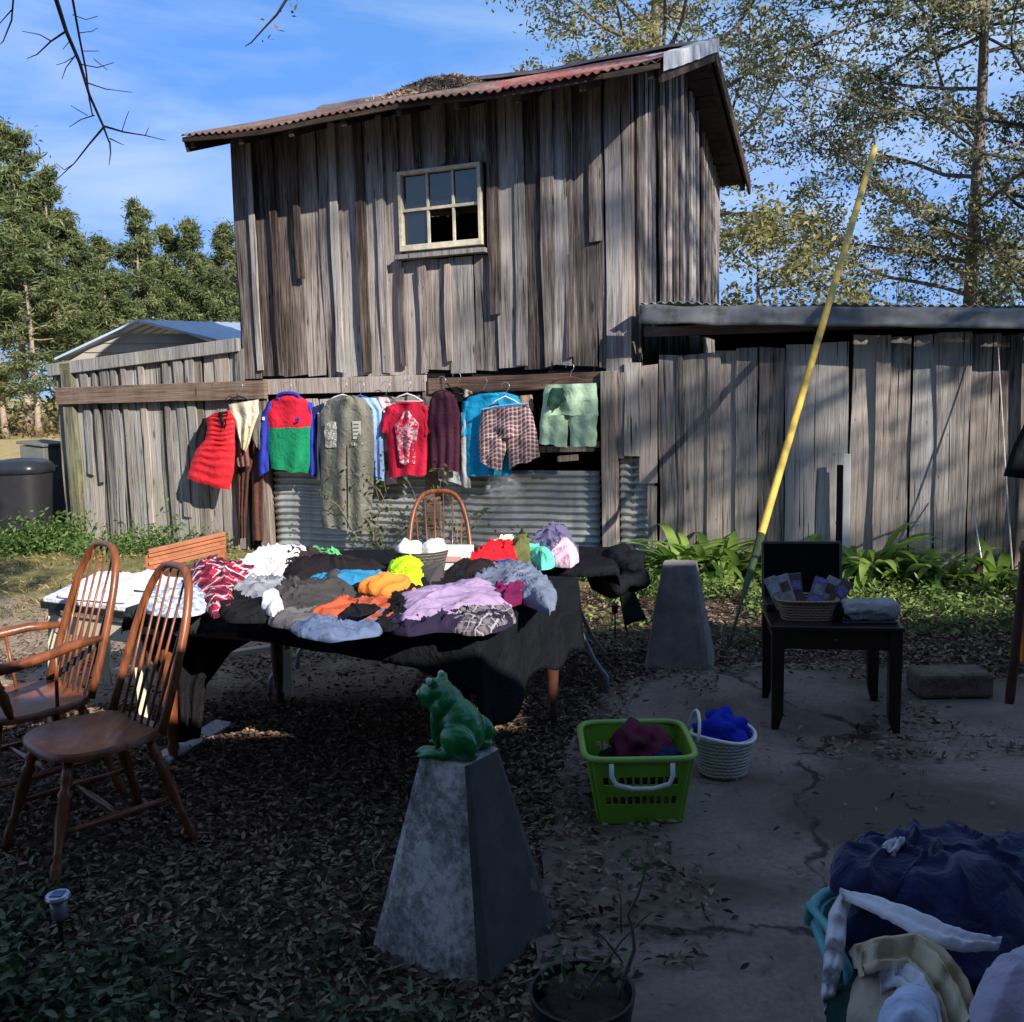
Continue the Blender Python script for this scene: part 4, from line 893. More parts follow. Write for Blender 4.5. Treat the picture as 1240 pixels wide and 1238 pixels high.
hanger(415, 478, .3, 40, M_whitep, 'white hanger at the top of the grey garment bag', 9); hanger(436, 479, .2, 36, M_bluep, 'blue hanger of the light blue shirt', 8); hanger(467, 479, .15, 26, M_blackp, 'black hanger between the blue shirt and the red tee', 8)
hanger(493, 477, .25, 38, M_whitep, 'white plastic hanger holding the red tee', 9); hanger(535, 473, .25, 32, M_blackp, 'black hanger of the maroon top', 7); hanger(553, 468, .18, 36, M_brownw, 'dark red hanger above the small black top', 9)
hanger(585, 474, .2, 46, M_blackp, 'black hanger holding the turquoise shirt', 9); hanger(612, 480, .32, 46, M_clear and M_whitep, 'pale hanger holding the plaid shorts', 14); hanger(690, 457, .3, 46, M_brownw, 'brown wooden hanger holding the mint shorts', 7, base=False)
# ================================================================ tables
TU = WU; TV = SU; TA = Vector((-1.78, 4.30, 0)); TL, TWd, TZ = 1.76, 1.24, .75
def TP(a, b, z=TZ): return TA+TU*a+TV*b+Vector((0, 0, z))
RT = Matrix((TU, TV, (0, 0, 1))).transposed()
M_dwood = flat('dark_brown_wood', (.07, .03, .02), .4, .3, 12); M_leg = M_chair
tb = empty('dining_table', TP(TL/2, TWd/2, 0), 'wooden dining table with turned legs under black cloth, heaped with clothes', 'table')
mb = MB(); mb.box(TP(TL/2, TWd/2, .735), (TL, TWd, .028), RT); mb.build('tabletop', M_dwood, tb, bevel=.004)
mb = MB()
for a0, b0, a1, b1 in ((.1, .1, TL-.1, .1), (.1, TWd-.1, TL-.1, TWd-.1), (.1, .13, .1, TWd-.13), (TL-.1, .13, TL-.1, TWd-.13)): mb.beam(TP(a0, b0, .67), TP(a1, b1, .67), .022, .1)
mb.build('apron', M_dwood, tb)
prof = [(0, .018), (.06, .022), (.1, .03), (.13, .02), (.2, .026), (.45, .036), (.6, .03), (.63, .04), (.66, .028), (.7, .038), (.76, .03), (.8, .042), (1, .042)]
for a, b in ((.12, .1), (TL-.12, .1), (TL-.1, TWd-.1), (.12, TWd-.3)):
    mb = MB(); mb.turned(TP(a, b, 0), TP(a, b, .72), prof, 12); mb.build('leg', M_leg if (a, b) == (.12, .1) else M_dwood, tb, smooth=True)
def drape(name, a0, a1, b0, b1, fn, mat, label, cat, n=56, m_=44, lift=.006, seed=0, base=TP, L=TL, Wd=TWd, flare=.18, fold=.02, z=TZ, parent=None):
    """fn(a,b) -> how far the sheet reaches past the front (f), right (r), left (l) and back edges"""
    f, r, l, bk = fn; A0 = a0-(l or 0); A1 = a1+(r or 0); 
    mb = MB()
    def P(u, v):
        a = A0+(A1-A0)*u; fr = f(a) if callable(f) else f; B0 = b0-fr; B1 = b1+(bk(a) if callable(bk) else bk); b = B0+(B1-B0)*v
        if callable(r): pass
        oa = max(0, a-L)-max(0, -a); ob = max(0, b-Wd)-max(0, -b)
        if abs(oa) > 1e-6 and r and oa > 0: oa *= (.9+.25*nz(b*2.5, seed))
        d = math.hypot(oa, ob); ca = min(max(a, 0), L); cb = min(max(b, 0), Wd)
        zz = z+lift+.006*nz(a*6, b*6, seed)
        if d > 0:
            al = ca*1.0+cb; fl_ = flare*d*(1+.5*sin(al*13+seed))+fold*min(1, d*5)*sin(al*19+seed+2*nz(al*3, seed))*.6
            k = fl_+.012; p = base(ca+oa/d*k, cb+ob/d*k, zz-max(0, d-.01))
            p.z = max(.02, p.z); return p
        return base(ca, cb, zz)
    mb.grid(P, n, m_); o = mb.build(name, mat, parent, smooth=True, solid=.003)
    if label: setp(o, label, cat)
    return o
M_sheet = cloth('black_poly_sheet', (.009, .01, .013), rough=.75, fold=.8, var=.2); M_plast = cloth('charcoal_plastic_sheet', (.03, .034, .036), rough=.4, fold=.9, var=.2)
drape('black_tablecloth', .62, TL, 0, TWd, (lambda a: .1+.07*max(0, (a-.6))+.3*max(0, a-1.5)+.02*nz(a*6), .42, 0, .0), M_sheet, 'black cloth draped over the front and right end of the clothes table', 'tablecloth', 70, 50, flare=.05, fold=.015)
drape('plastic_sheet', 0, .78, 0, TWd, (lambda a: .07+.03*sin(a*5), 0, .12, 0), M_plast, 'charcoal plastic sheet over the left end of the clothes table', 'plastic sheet', 40, 36, lift=.002, seed=3)
mb = MB(); strips(mb, [(168, 768, 312, 772), (180, 790, 280, 790), (198, 830, 250, 830), (202, 870, 246, 865), (205, 905, 242, 893)], 4.42, .05, 16, 6, 0, .03, 3, conv=lambda x, y, o: D(x, y, 8.84-o))
setp(mb.build('hanging_black_cloth', c_blk, smooth=True), 'black cloth hanging to the ground from the left end of the table', 'cloth')
# second table behind: folding table with grey tube legs
F0 = Vector((-1.55, 5.27, 0)); FU = Vector((.997, -.06, 0)).normalized(); FV = Vector((.06, .997, 0)).normalized()
def FP(a, b, z=.74): return F0+FU*a+FV*b+Vector((0, 0, z))
RF = Matrix((FU, FV, (0, 0, 1))).transposed(); FL, FW = 2.12, .72
ft = empty('folding_table', FP(FL/2, FW/2, 0), 'folding table with bent grey tube legs standing behind the dining table', 'table')
M_tube = flat('grey_steel_tube', (.3, .33, .4), .35, .1, metal=.6)
mb = MB(); mb.box(FP(FL/2, FW/2, .72), (FL, FW, .035), RF); mb.build('tabletop', flat('grey_table_plastic', (.45, .45, .45), .5, .05), ft, bevel=.01)
for a in (.25, FL-.18):
    for b in (.08, FW-.08):
        mb = MB(); s = 1 if a > 1 else -1; mb.tube([FP(a-.1*s, b, .7), FP(a-.06*s, b, .45), FP(a+.05*s, b, .2), FP(a+.12*s, b, .1), FP(a+.13*s, b, 0)], .014, 8); mb.build('leg', M_tube, ft, smooth=True)
drape('black_sheet', .0, FL, 0, FW, (.06, .42, .02, .05), M_sheet, 'black sheet over the back table with a pointed corner hanging at the right', 'tablecloth', 60, 30, seed=8, base=FP, L=FL, Wd=FW, z=.74, flare=.3, fold=.04)
mb = MB(); mb.ell(FP(FL+.03, .36, .655), (.17, .34, .13), None, 40, jit=.35, seed=6); setp(mb.build('black_cloth_bundle', M_sheet, smooth=True), 'bunched black cloth bulging over the right end of the back table', 'cloth')
# ---- clothes on the tables
def smooth_poly(pts, n):
    P = []; m_ = len(pts)
    for i in range(m_):
        p0, p1, p2, p3 = (Vector(pts[(i+k-1) % m_]) for k in range(4)); kk = max(2, n//m_)
        for j in range(kk):
            t_ = j/kk; P.append(.5*((2*p1)+(p2-p0)*t_+(2*p0-5*p1+4*p2-p3)*t_*t_+(3*p1-p0-3*p2+p3)*t_**3))
    return P
def crease(q, seed, fq=9.0, n=3):
    r_ = random.Random(int(seed*137)+5); v = 0
    for k in range(n):
        a = r_.uniform(0, pi); f_ = fq*r_.uniform(.7, 1.6); ph = r_.uniform(0, 50)
        u = (q.x*cos(a)+q.y*sin(a))*f_; w_ = (-q.x*sin(a)+q.y*cos(a))*f_*.28
        m_ = nz(u+.5*nz(q.x*7, q.y*7, ph), w_, ph); v += max(0, 1-abs(m_)*5.5)**1.4*(1 if k % 2 == 0 else .7)
    return v
def pile(name, label, cat, outline, h, mats, z=.765, wr=.016, fr=7, seed=0, mf=None, conv=None, group=None, dome=.5, parent=None, n=120, grow=1.0, lump=.03, cf=9.0):
    """a garment lying in a heap: angular outline, thin edge, creased top following the lumps under it"""
    pts = [Vector(((conv or (lambda x, y, zz: G(x, y, zz)))(x, y, z+h*.35))[:2]+(0,)) for x, y in outline]; m_ = len(pts); kk = max(3, n//m_); P = []
    S_ = smooth_poly([tuple(p) for p in pts], n)
    for i in range(m_):
        for j in range(kk): P.append(pts[i].lerp(pts[(i+1) % m_], j/kk))
    P = [a*.5+b*.5 for a, b in zip(P, smooth_poly([tuple(p) for p in pts], kk*m_))]; c = sum(P, Vector())/len(P); N = len(P)
    P = [c+(p-c)*grow*(1+.09*nz(p.x*7, p.y*7, seed)+.05*nz(p.x*19, p.y*19, seed)) for p in P]
    rings = [1.0, 1.004, .992]+[.975-.94*(k/19) for k in range(20)]; mb = MB(); vs = []
    for k, r in enumerate(rings):
        for i, p in enumerate(P):
            q = c+(p-c)*r; e = (0, .5, .93)[k] if k < 3 else 1
            hz = h*e*(1-dome+dome*(1-r**2.2))+lump*(.5+nz(q.x*4.2, q.y*4.2, 77))*min(1, (1.1-r)*3)
            if k: hz += wr*crease(q, seed, cf)*min(1, (1.03-r)*9+.15)-wr*.3
            vs.append((q.x, q.y, max(z+.0006*k, z+hz)))
    fs = []
    for k in range(len(rings)-1):
        for i in range(N): l = (i+1) % N; fs.append((k*N+i, k*N+l, (k+1)*N+l, (k+1)*N+i))
    fs.append(tuple((len(rings)-1)*N+i for i in range(N))); mb.add(vs, fs)
    if mf:
        for fi, f in enumerate(fs):
            q = sum((Vector(vs[i]) for i in f), Vector())/len(f); mb.m[fi] = mf(q, c)
    o = mb.build(name, mats, parent, smooth=True, angle=75)
    if label: setp(o, label, cat, group)
    return o
g1 = 'clothes heaped on the tables'
M_rplaid = plaid('red_tartan', (.5, .02, .05), (.03, .01, .025), (.6, .55, .6), 9, (0, 0, .5), True); M_stripe = plaid('blue_white_stripe', (.65, .68, .75), (.2, .28, .45), (.75, .75, .75), 22, (0, 0, .9), True)
c_heather = cm('grey_heather', (.24, .25, .28)); c_dgrey = cm('dark_grey_knit', (.06, .056, .056)); c_char = cm('charcoal_knit', (.02, .016, .018)); c_teal = cm('teal_blue_cotton', (.03, .2, .38)); c_rust = cm('rust_orange', (.42, .09, .04)); c_neon = cm('neon_yellow', (.5, .85, .02)); c_orange = cm('orange_cotton', (.8, .22, .04))
c_lav = cm('lavender_fleece', (.36, .26, .42)); c_bgrey = cm('blue_grey_jersey', (.15, .18, .25)); c_red2 = cm('bright_red_cotton', (.75, .015, .025)); c_olive = cm('olive_cotton', (.12, .13, .05)); c_slate = cm('slate_purple', (.12, .11, .2)); c_mg = cm('mint_bright', (.12, .6, .4)); c_pink = cm('pink_cotton', (.8, .45, .6)); c_pale = cm('pale_yellow', (.7, .68, .45)); c_tblue = cm('faded_blue_tee', (.11, .15, .26)); c_dpur = cm('dark_purple_knit', (.022, .018, .04))
PI_ = [('striped_shirt', 'blue and white striped shirt at the left end of the table behind the chair back', 'shirt', [(178, 738), (190, 716), (228, 712), (252, 728), (240, 742), (205, 744)], .05, M_stripe, .765),
 ('tartan_shirt', 'red tartan flannel shirt bunched at the left of the table', 'shirt', [(231, 706), (240, 688), (268, 682), (302, 690), (312, 700), (290, 712), (280, 736), (262, 738), (245, 724)], .1, M_rplaid, .77),
 ('white_shirt', 'white shirt spread at the back left of the clothes table', 'shirt', [(285, 696), (300, 680), (330, 668), (372, 670), (374, 680), (345, 690), (322, 702), (298, 704)], .07, c_white, .78),
 ('pink_striped_shirt', 'white top with fine pink stripes beneath the white shirt', 'top', [(298, 702), (330, 690), (362, 686), (350, 700), (320, 708)], .04, plaid('pink_stripe', (.7, .68, .72), (.6, .4, .45), (.75, .75, .75), 40), .775),
 ('green_shirt', 'green and white garment at the back of the table beside the white shirt', 'top', [(368, 676), (385, 668), (410, 672), (412, 682), (385, 684)], .04, cm('leaf_green', (.1, .42, .15)), .775),
 ('grey_sweatshirt', 'light grey heather sweatshirt right of the tartan shirt', 'sweatshirt', [(278, 722), (300, 702), (338, 700), (350, 712), (320, 734), (298, 732)], .06, c_heather, .77),
 ('knit_sweater', 'dark grey ribbed sweater lying in the middle of the front row', 'sweater', [(330, 722), (352, 706), (420, 708), (428, 724), (390, 742), (345, 744), (330, 738)], .1, c_dgrey, .772),
 ('charcoal_sweater', 'crumpled charcoal sweater behind the dark grey ribbed one', 'sweater', [(345, 706), (356, 688), (405, 680), (455, 684), (462, 698), (420, 700), (375, 706)], .13, c_char, .77),
 ('teal_shirt', 'flat teal blue shirt in the middle of the table', 'shirt', [(378, 706), (402, 692), (440, 692), (468, 700), (445, 710), (400, 712)], .04, c_teal, .79),
 ('rust_shirt', 'rust orange folded shirt with a black patch at the front edge', 'shirt', [(382, 748), (410, 734), (440, 728), (478, 730), (472, 748), (430, 750)], .04, c_rust, .785),
 ('blue_tee', 'faded blue tee hanging over the front edge of the table', 'tee shirt', [(358, 752), (380, 744), (440, 748), (468, 750), (452, 768), (425, 772), (400, 776), (366, 770)], .035, c_tblue, .772),
 ('black_jumble', 'black tops bunched beneath the neon yellow garment', 'top', [(420, 726), (440, 704), (500, 706), (560, 690), (600, 694), (590, 712), (520, 716), (480, 740)], .05, c_blk, .768),
 ('orange_shirt', 'bright orange garment lying left of the neon yellow one', 'top', [(438, 716), (452, 708), (484, 708), (500, 714), (470, 720)], .05, c_orange, .8),
 ('neon_shirt', 'neon yellow garment rolled up in the middle of the table', 'shirt', [(472, 708), (472, 690), (488, 682), (510, 686), (514, 702), (492, 712)], .11, c_neon, .79),
 ('grey_bundle', 'rolled dark grey garment right of the neon yellow one', 'top', [(508, 706), (512, 692), (532, 686), (540, 698), (530, 708)], .09, c_dgrey, .78),
 ('lavender_blanket', 'folded lavender fleece blanket at the front right of the table', 'blanket', [(482, 734), (494, 722), (540, 712), (590, 706), (606, 724), (600, 738), (545, 748), (500, 752), (486, 746)], .1, c_lav, .785),
 ('purple_knit', 'dark purple knit poking out below the lavender blanket', 'sweater', [(470, 760), (480, 746), (540, 752), (600, 742), (612, 754), (590, 764), (530, 764), (500, 768)], .05, c_dpur, .77),
 ('blue_grey_shirt', 'blue grey jersey shirt spread at the right end of the table', 'shirt', [(578, 706), (592, 690), (630, 686), (655, 700), (668, 722), (660, 738), (630, 726), (600, 716)], .08, c_bgrey, .775),
 ('maroon_shirt', 'maroon garment between the lavender blanket and the blue grey shirt', 'top', [(596, 730), (604, 714), (634, 716), (636, 726), (615, 734)], .06, cm('wine_cotton', (.13, .01, .06)), .785),
 ('royal_blue_shirt', 'royal blue garment behind the lavender blanket', 'top', [(560, 690), (590, 684), (626, 684), (620, 693), (580, 698)], .04, cm('deep_blue', (.03, .06, .25)), .775)]
PI_ += [('black_trousers', 'black trousers lying between the tartan shirt and the dark grey sweater', 'trousers', [(262, 738), (285, 722), (330, 728), (345, 744), (318, 752), (280, 750)], .05, c_blk, .768),
 ('brown_sweater', 'dark brown sweater behind the white shirt near the table edge', 'sweater', [(340, 690), (352, 676), (400, 676), (404, 688), (370, 694)], .08, cm('umber_knit', (.05, .032, .03)), .77),
 ('white_socks', 'small white bundle beside the dark grey ribbed sweater', 'socks', [(318, 738), (324, 728), (338, 730), (342, 738), (330, 744)], .06, c_white, .8),
 ('grey_jersey', 'smoke grey jersey beneath the faded blue tee at the front edge', 'shirt', [(330, 756), (345, 742), (385, 742), (392, 756), (360, 762)], .04, cm('smoke_jersey', (.1, .1, .11)), .768),
 ('black_jumper', 'black jumper filling the gap right of the rust orange shirt', 'jumper', [(460, 756), (474, 726), (500, 714), (530, 716), (500, 745), (486, 758)], .06, c_blk, .775),
 ('checked_shirt', 'dark checked shirt edge showing under the lavender blanket', 'shirt', [(540, 760), (560, 744), (612, 740), (618, 752), (585, 766)], .05, plaid('dark_check', (.05, .04, .05), (.16, .14, .16), (.3, .28, .3), 22, (0, 0, .4), True), .772),
 ('black_fleece', 'black fleece at the back of the heap between the tub and the blue grey shirt', 'fleece', [(540, 700), (552, 688), (600, 684), (612, 694), (580, 704)], .09, c_char, .77)]
for i, (n_, lab, cat, ol, h, mt, z) in enumerate(PI_): pile(n_, lab, cat, ol, h*.62, mt, z, wr=.011 if n_ == 'lavender_blanket' else .017, cf=6 if n_ == 'lavender_blanket' else 9, seed=i*1.7+1, group=g1, grow=1.14, dome=.45 if h < .09 else .75)
pile('black_patch', 'black cloth lying over the rust orange shirt', 'cloth', [(415, 744), (425, 734), (442, 732), (462, 736), (450, 742), (436, 746)], .012, c_blk, .83, wr=.012, seed=50, group=g1)
BI = [('red_shirt', 'bright red garment at the back of the table next to the white box', 'top', [(562, 686), (574, 674), (600, 666), (624, 668), (628, 678), (600, 686)], .08, c_red2, .76), ('olive_shirt', 'olive green garment behind the bright red one', 'top', [(622, 676), (618, 664), (634, 656), (646, 668), (642, 678)], .1, c_olive, .76),
 ('pale_shirt', 'pale yellow garment peeking behind the bright red one', 'top', [(590, 668), (600, 660), (624, 658), (626, 668)], .08, c_pale, .76), ('slate_shirt', 'slate purple shirt at the far back right of the tables', 'shirt', [(636, 666), (650, 658), (680, 656), (698, 664), (690, 672), (655, 672)], .13, c_slate, .76),
 ('mint_shirt', 'mint green garment in front of the slate purple shirt', 'top', [(638, 674), (650, 666), (668, 672), (672, 680), (656, 684)], .09, c_mg, .76), ('pink_shirt', 'pale pink garment at the right of the mint green one', 'top', [(664, 678), (670, 668), (690, 666), (700, 674), (690, 682)], .09, c_pink, .76)]
for i, (n_, lab, cat, ol, h, mt, z) in enumerate(BI): pile(n_, lab, cat, ol, h, mt, z, wr=.024, seed=i*2.3+30, group=g1, grow=1.08, dome=.7)
def wicker(name, c1, c2, s=60):
    mt, t = newmat(name); p = t.obj(); wv = t.a('ShaderNodeTexWave', {'Vector': p, 'Scale': s*.25, 'Distortion': 1.5, 'Detail': 2.0}, bands_direction='Z').outputs['Fac']
    ch = t.a('ShaderNodeTexChecker', {'Vector': p, 'Scale': s}).outputs['Fac']; n = t.noise(p, 20, 4)
    f = t.math('ADD', t.math('MULTIPLY', wv, .5), t.math('MULTIPLY', ch, .25)); f = t.math('ADD', f, t.math('MULTIPLY', n, .3))
    seti(t, col=t.ramp(f, [(.2, c1), (.8, c2)]), rough=.8, nrm=t.bump(f, .9, .006)); return mt
M_wick = wicker('brown_wicker', (.12, .065, .035), (.42, .27, .16), 90); M_wwick = wicker('whitewashed_weave', (.25, .26, .24), (.6, .6, .56), 80); M_dwick = wicker('dark_wicker', (.03, .03, .03), (.14, .12, .1), 80)
def tubwall(mb, c, rb, rt, h, n=36, th=.012, sq=0.0, rot=0, mi=0, asp=1.0):
    vs = []; c = Vector(c)
    def rad(a, r):
        if not sq: return r
        k = 4.0; return r/((abs(cos(a))**k+abs(sin(a))**k)**(1/k))
    lv = [(rb*.2, 0), (rb, 0), (rb+(rt-rb)*.33, h*.33), (rb+(rt-rb)*.66, h*.66), (rt, h), (rt-th, h), (rb-th, h*.15), (rb*.2, .015)]
    for r, z in lv:
        for i in range(n):
            a = 2*pi*i/n; q = rad(a, r); x = q*cos(a); y = q*sin(a)*asp; vs.append(c+Vector((x*cos(rot)-y*sin(rot), x*sin(rot)+y*cos(rot), z)))
    fs = []
    for j in range(len(lv)-1):
        for i in range(n): l = (i+1) % n; fs.append((j*n+i, j*n+l, (j+1)*n+l, (j+1)*n+i))
    fs.append(tuple(range(n))[::-1]); fs.append(tuple((len(lv)-1)*n+i for i in range(n))); mb.add(vs, fs, mi)
p = G(512, 692, .75); wb_ = empty('wicker_tub', p, 'dark wicker tub filled with white cloths at the back of the table', 'basket')
mb = MB(); tubwall(mb, p, .12, .15, .12); mb.build('tub', M_dwick, wb_, smooth=True, angle=50)
for dx in (-.07, .06):
    mb = MB(); mb.ell(p+Vector((dx, 0, .12)), (.075, .1, .055), None, 16, jit=.4, seed=dx*50); o = mb.build('white_cloth', c_white, smooth=True); setp(o, 'white cloth bundle in the wicker tub, '+('left one' if dx < 0 else 'right one'), 'cloth', 'white cloths in the tub')
p = G(553, 690, .75); mb = MB(); mb.box(p+Vector((0, 0, .065)), (.17, .13, .13), RZ(-.2)); bx_ = empty('white_box', p, 'white printed carton between the wicker tub and the red garment', 'box'); mb.build('carton', flat('white_card', (.72, .7, .68), .6, .08, 20), bx_, bevel=.004)
mb = MB(); mb.box(p+Vector((-.01, -.073, .07)), (.09, .003, .03), RZ(-.2)); mb.build('print', flat('faint_print', (.5, .3, .3), .6, .2), bx_)
# ================================================================ windsor chairs
def windsor(loc, rz, label, arms=False, scale=1.0):
    root = empty('windsor_chair', loc, label, 'chair', 'windsor chairs around the clothes table', rz); M0 = root.matrix_world
    def T(x, y, z): return M0 @ Vector((x*scale, y*scale, z*scale))
    # local: faces -y, width along x
    w2, dp = (.235, .22) if not arms else (.26, .24)
    mb = MB(); n = 40; vs = []; 
    def rim(a):
        x = w2*cos(a); y = dp*sin(a); 
        if y < 0: x *= 1.03; y *= 1.0; 
        e = (abs(cos(a))**3+abs(sin(a))**3)**(-1/3); return x*e*.98, y*e*.98
    for (k, z) in ((.9, .425), (1.0, .435), (1.0, .452), (.96, .462), (.7, .455), (.35, .447)):
        for i in range(n): x, y = rim(2*pi*i/n); vs.append(T(x*k, y*k, z-(.012 if k < .8 else 0)))
    fs = [tuple(range(n))[::-1]]
    for j in range(5):
        for i in range(n): l = (i+1) % n; fs.append((j*n+i, j*n+l, (j+1)*n+l, (j+1)*n+i))
    fs.append(tuple(5*n+i for i in range(n))); mb.add(vs, fs); mb.build('seat', M_chair, root, smooth=True, angle=60)
    H = 1.04 if not arms else 1.07; bw = .215; yb = dp-.05; rec = .2
    def bow(q): # q 0..1 around the bow
        a = pi*(1-q); z0 = .455; zz = z0+(H-z0)*(sin(a)**.72 if sin(a) > 0 else 0); x = bw*cos(a)*(1.0+.12*sin(a)**.5 if sin(a) > 0 else 1); x = math.copysign(abs(cos(a))**.62, cos(a))*bw
        return (x, yb+rec*((zz-z0)/(H-z0)), zz)
    mb = MB(); mb.tube([T(*bow(q)) for q in np.linspace(0, 1, 37)], .0155, 8, sx=1.15); mb.build('backrest_bow', M_chair, root, smooth=True)
    ns = 6
    for i in range(ns):
        u = (i-(ns-1)/2)/((ns-1)/2); xb = u*.135; xt = u*.165
        ca = min(1, abs(xt)/bw)**(1/.62); zt = .455+(H-.455)*(math.sqrt(max(0, 1-ca*ca))**.72); b = T(xb, dp-.045, .45); t_ = T(xt, yb+rec*((zt-.455)/(H-.455)), zt-.005)
        mb = MB(); mb.tube([b, b.lerp(t_, .25), b.lerp(t_, .35), b.lerp(t_, .45), t_], [.0055, .0065, .009, .006, .0045], 7); mb.build('spindle', M_chair, root, smooth=True)
    pf = [(0, .013), (.08, .017), (.22, .02), (.26, .012), (.29, .019), (.32, .013), (.55, .024), (.7, .02), (.74, .027), (.78, .016), (.84, .022), (1, .016)]
    feet = {}
    for sx in (-1, 1):
        for sy in (-1, 1):
            top = (sx*w2*.66, sy*dp*.66, .43); ft_ = (sx*(w2+.01), sy*(dp+.045), 0); feet[(sx, sy)] = (top, ft_)
            mb = MB(); mb.turned(T(*ft_), T(*top), pf, 10); mb.build('leg', M_chair, root, smooth=True)
    mid = {}
    for sx in (-1, 1):
        q = .45; f_ = [feet[(sx, -1)][1][i]*(1-q)+feet[(sx, -1)][0][i]*q for i in range(3)]; b_ = [feet[(sx, 1)][1][i]*(1-q)+feet[(sx, 1)][0][i]*q for i in range(3)]
        A, B = T(*f_), T(*b_); mid[sx] = A.lerp(B, .5); mb = MB(); mb.tube([A, A.lerp(B, .2), A.lerp(B, .5), A.lerp(B, .8), B], [.008, .011, .015, .011, .008], 8); mb.build('stretcher', M_chair, root, smooth=True)
    mb = MB(); A, B = mid[-1], mid[1]; mb.tube([A, A.lerp(B, .2), A.lerp(B, .5), A.lerp(B, .8), B], [.007, .01, .014, .01, .007], 8); mb.build('stretcher', M_chair, root, smooth=True)
    if arms:
        for sx in (-1, 1):
            mb = MB(); pts = [(sx*bw*.97, yb+.06, .70), (sx*(bw+.04), yb-.06, .705), (sx*(bw+.07), 0, .69), (sx*(bw+.075), -.12, .675), (sx*(bw+.055), -.24, .67), (sx*(bw+.04), -.27, .655)]
            mb.tube([T(*p) for p in pts], [.014, .019, .02, .022, .027, .02], 10, sx=1.1); mb.build('armrest', M_chair, root, smooth=True)
            mb = MB(); mb.turned(T(sx*(w2-.03), -.13, .45), T(sx*(bw+.07), -.2, .67), [(0, .01), (.2, .018), (.5, .022), (.6, .013), (.65, .02), (.7, .013), (1, .011)], 10); mb.build('arm_post', M_chair, root, smooth=True)
            mb = MB(); mb.tube([T(sx*(w2-.04), .05, .45), T(sx*(bw+.06), .04, .69)], [.008, .007], 7); mb.build('arm_spindle', M_chair, root, smooth=True)
    return root
def face(dx, dy): return math.atan2(dx, -dy)   # local -y turned to (dx,dy)
windsor((-1.60, 3.46, 0), face(-.70, -.714), 'armless windsor chair with brown bow back standing nearest, half in shade')
windsor((-2.08, 3.90, 0), face(-.68, -.73), 'windsor armchair with curved armrests at the left frame edge', arms=True)
windsor((-.5, 6.35, 0), face(.05, -1) , 'windsor chair behind the tables, only its round bow back showing above the clothes')
# ================================================================ reddish rail, small white table, planks
rl = empty('wooden_rail', D(225, 690, 6.6), 'reddish grooved wooden bed rail leaning behind the clothes table', 'rail'); M_red = flat('reddish_wood', (.35, .13, .06), .45, .25, 12)
mb = MB()
for dy, th, t0 in ((0, .03, 0), (5.5, .022, .012), (10, .03, .0), (15, .022, .014), (20, .028, .004)): mb.beam(D(180, 668+dy, 6.55-t0), D(273, 646+dy, 6.75-t0), .045, th)
mb.build('top_rail', M_red, rl, bevel=.003)
mb = MB(); mb.beam(D(182, 672, 6.56), Vector((D(182, 672, 6.56).x, 6.5, 0)), .05, .05, (0, 1, 0)); mb.beam(D(268, 652, 6.74), Vector((D(268, 652, 6.74).x, 6.7, 0)), .05, .05, (0, 1, 0)); mb.build('post', M_red, rl)
mb = MB(); mb.beam(D(182, 700, 6.56), D(273, 680, 6.76), .03, .06); mb.build('lower_rail', M_dwood, rl)
q4 = [G(52, 724, .7), G(168, 738, .7), G(225, 700, .7), G(120, 692, .7)]
wt = empty('small_white_table', (q4[0]+q4[2])/2-Vector((0, 0, .7)), 'low table with white top and black edge behind the windsor chairs', 'table')
mb = MB(); mb.add([p for p in q4]+[p-Vector((0, 0, .018)) for p in q4], [(0, 1, 2, 3), (7, 6, 5, 4)]+[(i, i+4, (i+1) % 4+4, (i+1) % 4) for i in range(4)]); mb.build('tabletop', c_white, wt)
mb = MB()
for i in range(4): a, b = q4[i], q4[(i+1) % 4]; mb.beam(a-Vector((0, 0, .035)), b-Vector((0, 0, .035)), .03, .035)
mb.build('edge', M_blackp, wt)
cen = (q4[0]+q4[1]+q4[2]+q4[3])/4
for p in q4:
    q = p.lerp(cen, .14); mb = MB(); mb.beam(q-Vector((0, 0, .05)), Vector((p.x, p.y, 0)), .05, .03, (0, 1, 0)); mb.build('leg', M_cream, wt)
mb = MB(); mb.beam(q4[0].lerp(cen, .1)-Vector((0, 0, .14)), q4[1].lerp(cen, .1)-Vector((0, 0, .14)), .02, .09); mb.beam(q4[1].lerp(cen, .1)-Vector((0, 0, .15)), q4[2].lerp(cen, .1)-Vector((0, 0, .15)), .02, .09); mb.build('apron', M_cream, wt)
for i, (a, b, c1) in enumerate((((70, 716), (150, 722), .012), ((100, 704), (190, 708), .02))):
    pile('white_cloth', ('flat white cloth on the front of the small white table', 'flat white cloth on the back of the small white table')[i], 'cloth', [(a[0], a[1]+6), (a[0]+25, a[1]-7), (b[0]+10, b[1]-8), (b[0], b[1]+7)], .025, c_white, .705, wr=.012, seed=70+i, group='white cloths on the small table')
mb = MB(); a = G(140, 812, .08); b = G(345, 782, .3); mb.beam(a, b, .09, .03, t=.2); pk_ = mb.build('cream_plank', M_cream, bevel=.003); setp(pk_, 'cream painted plank sloping under the clothes table in the sun', 'plank')
mb = MB(); a = b; mb.beam(Vector((b.x, b.y-.03, .28)), Vector((b.x, b.y-.03, 0)), .07, .05, (0, 1, 0)); setp(mb.build('cream_block', M_cream, bevel=.003), 'short cream post propping the end of the sloping plank', 'post')
q = [G(190, 920), G(262, 878), G(283, 882), G(206, 928)]
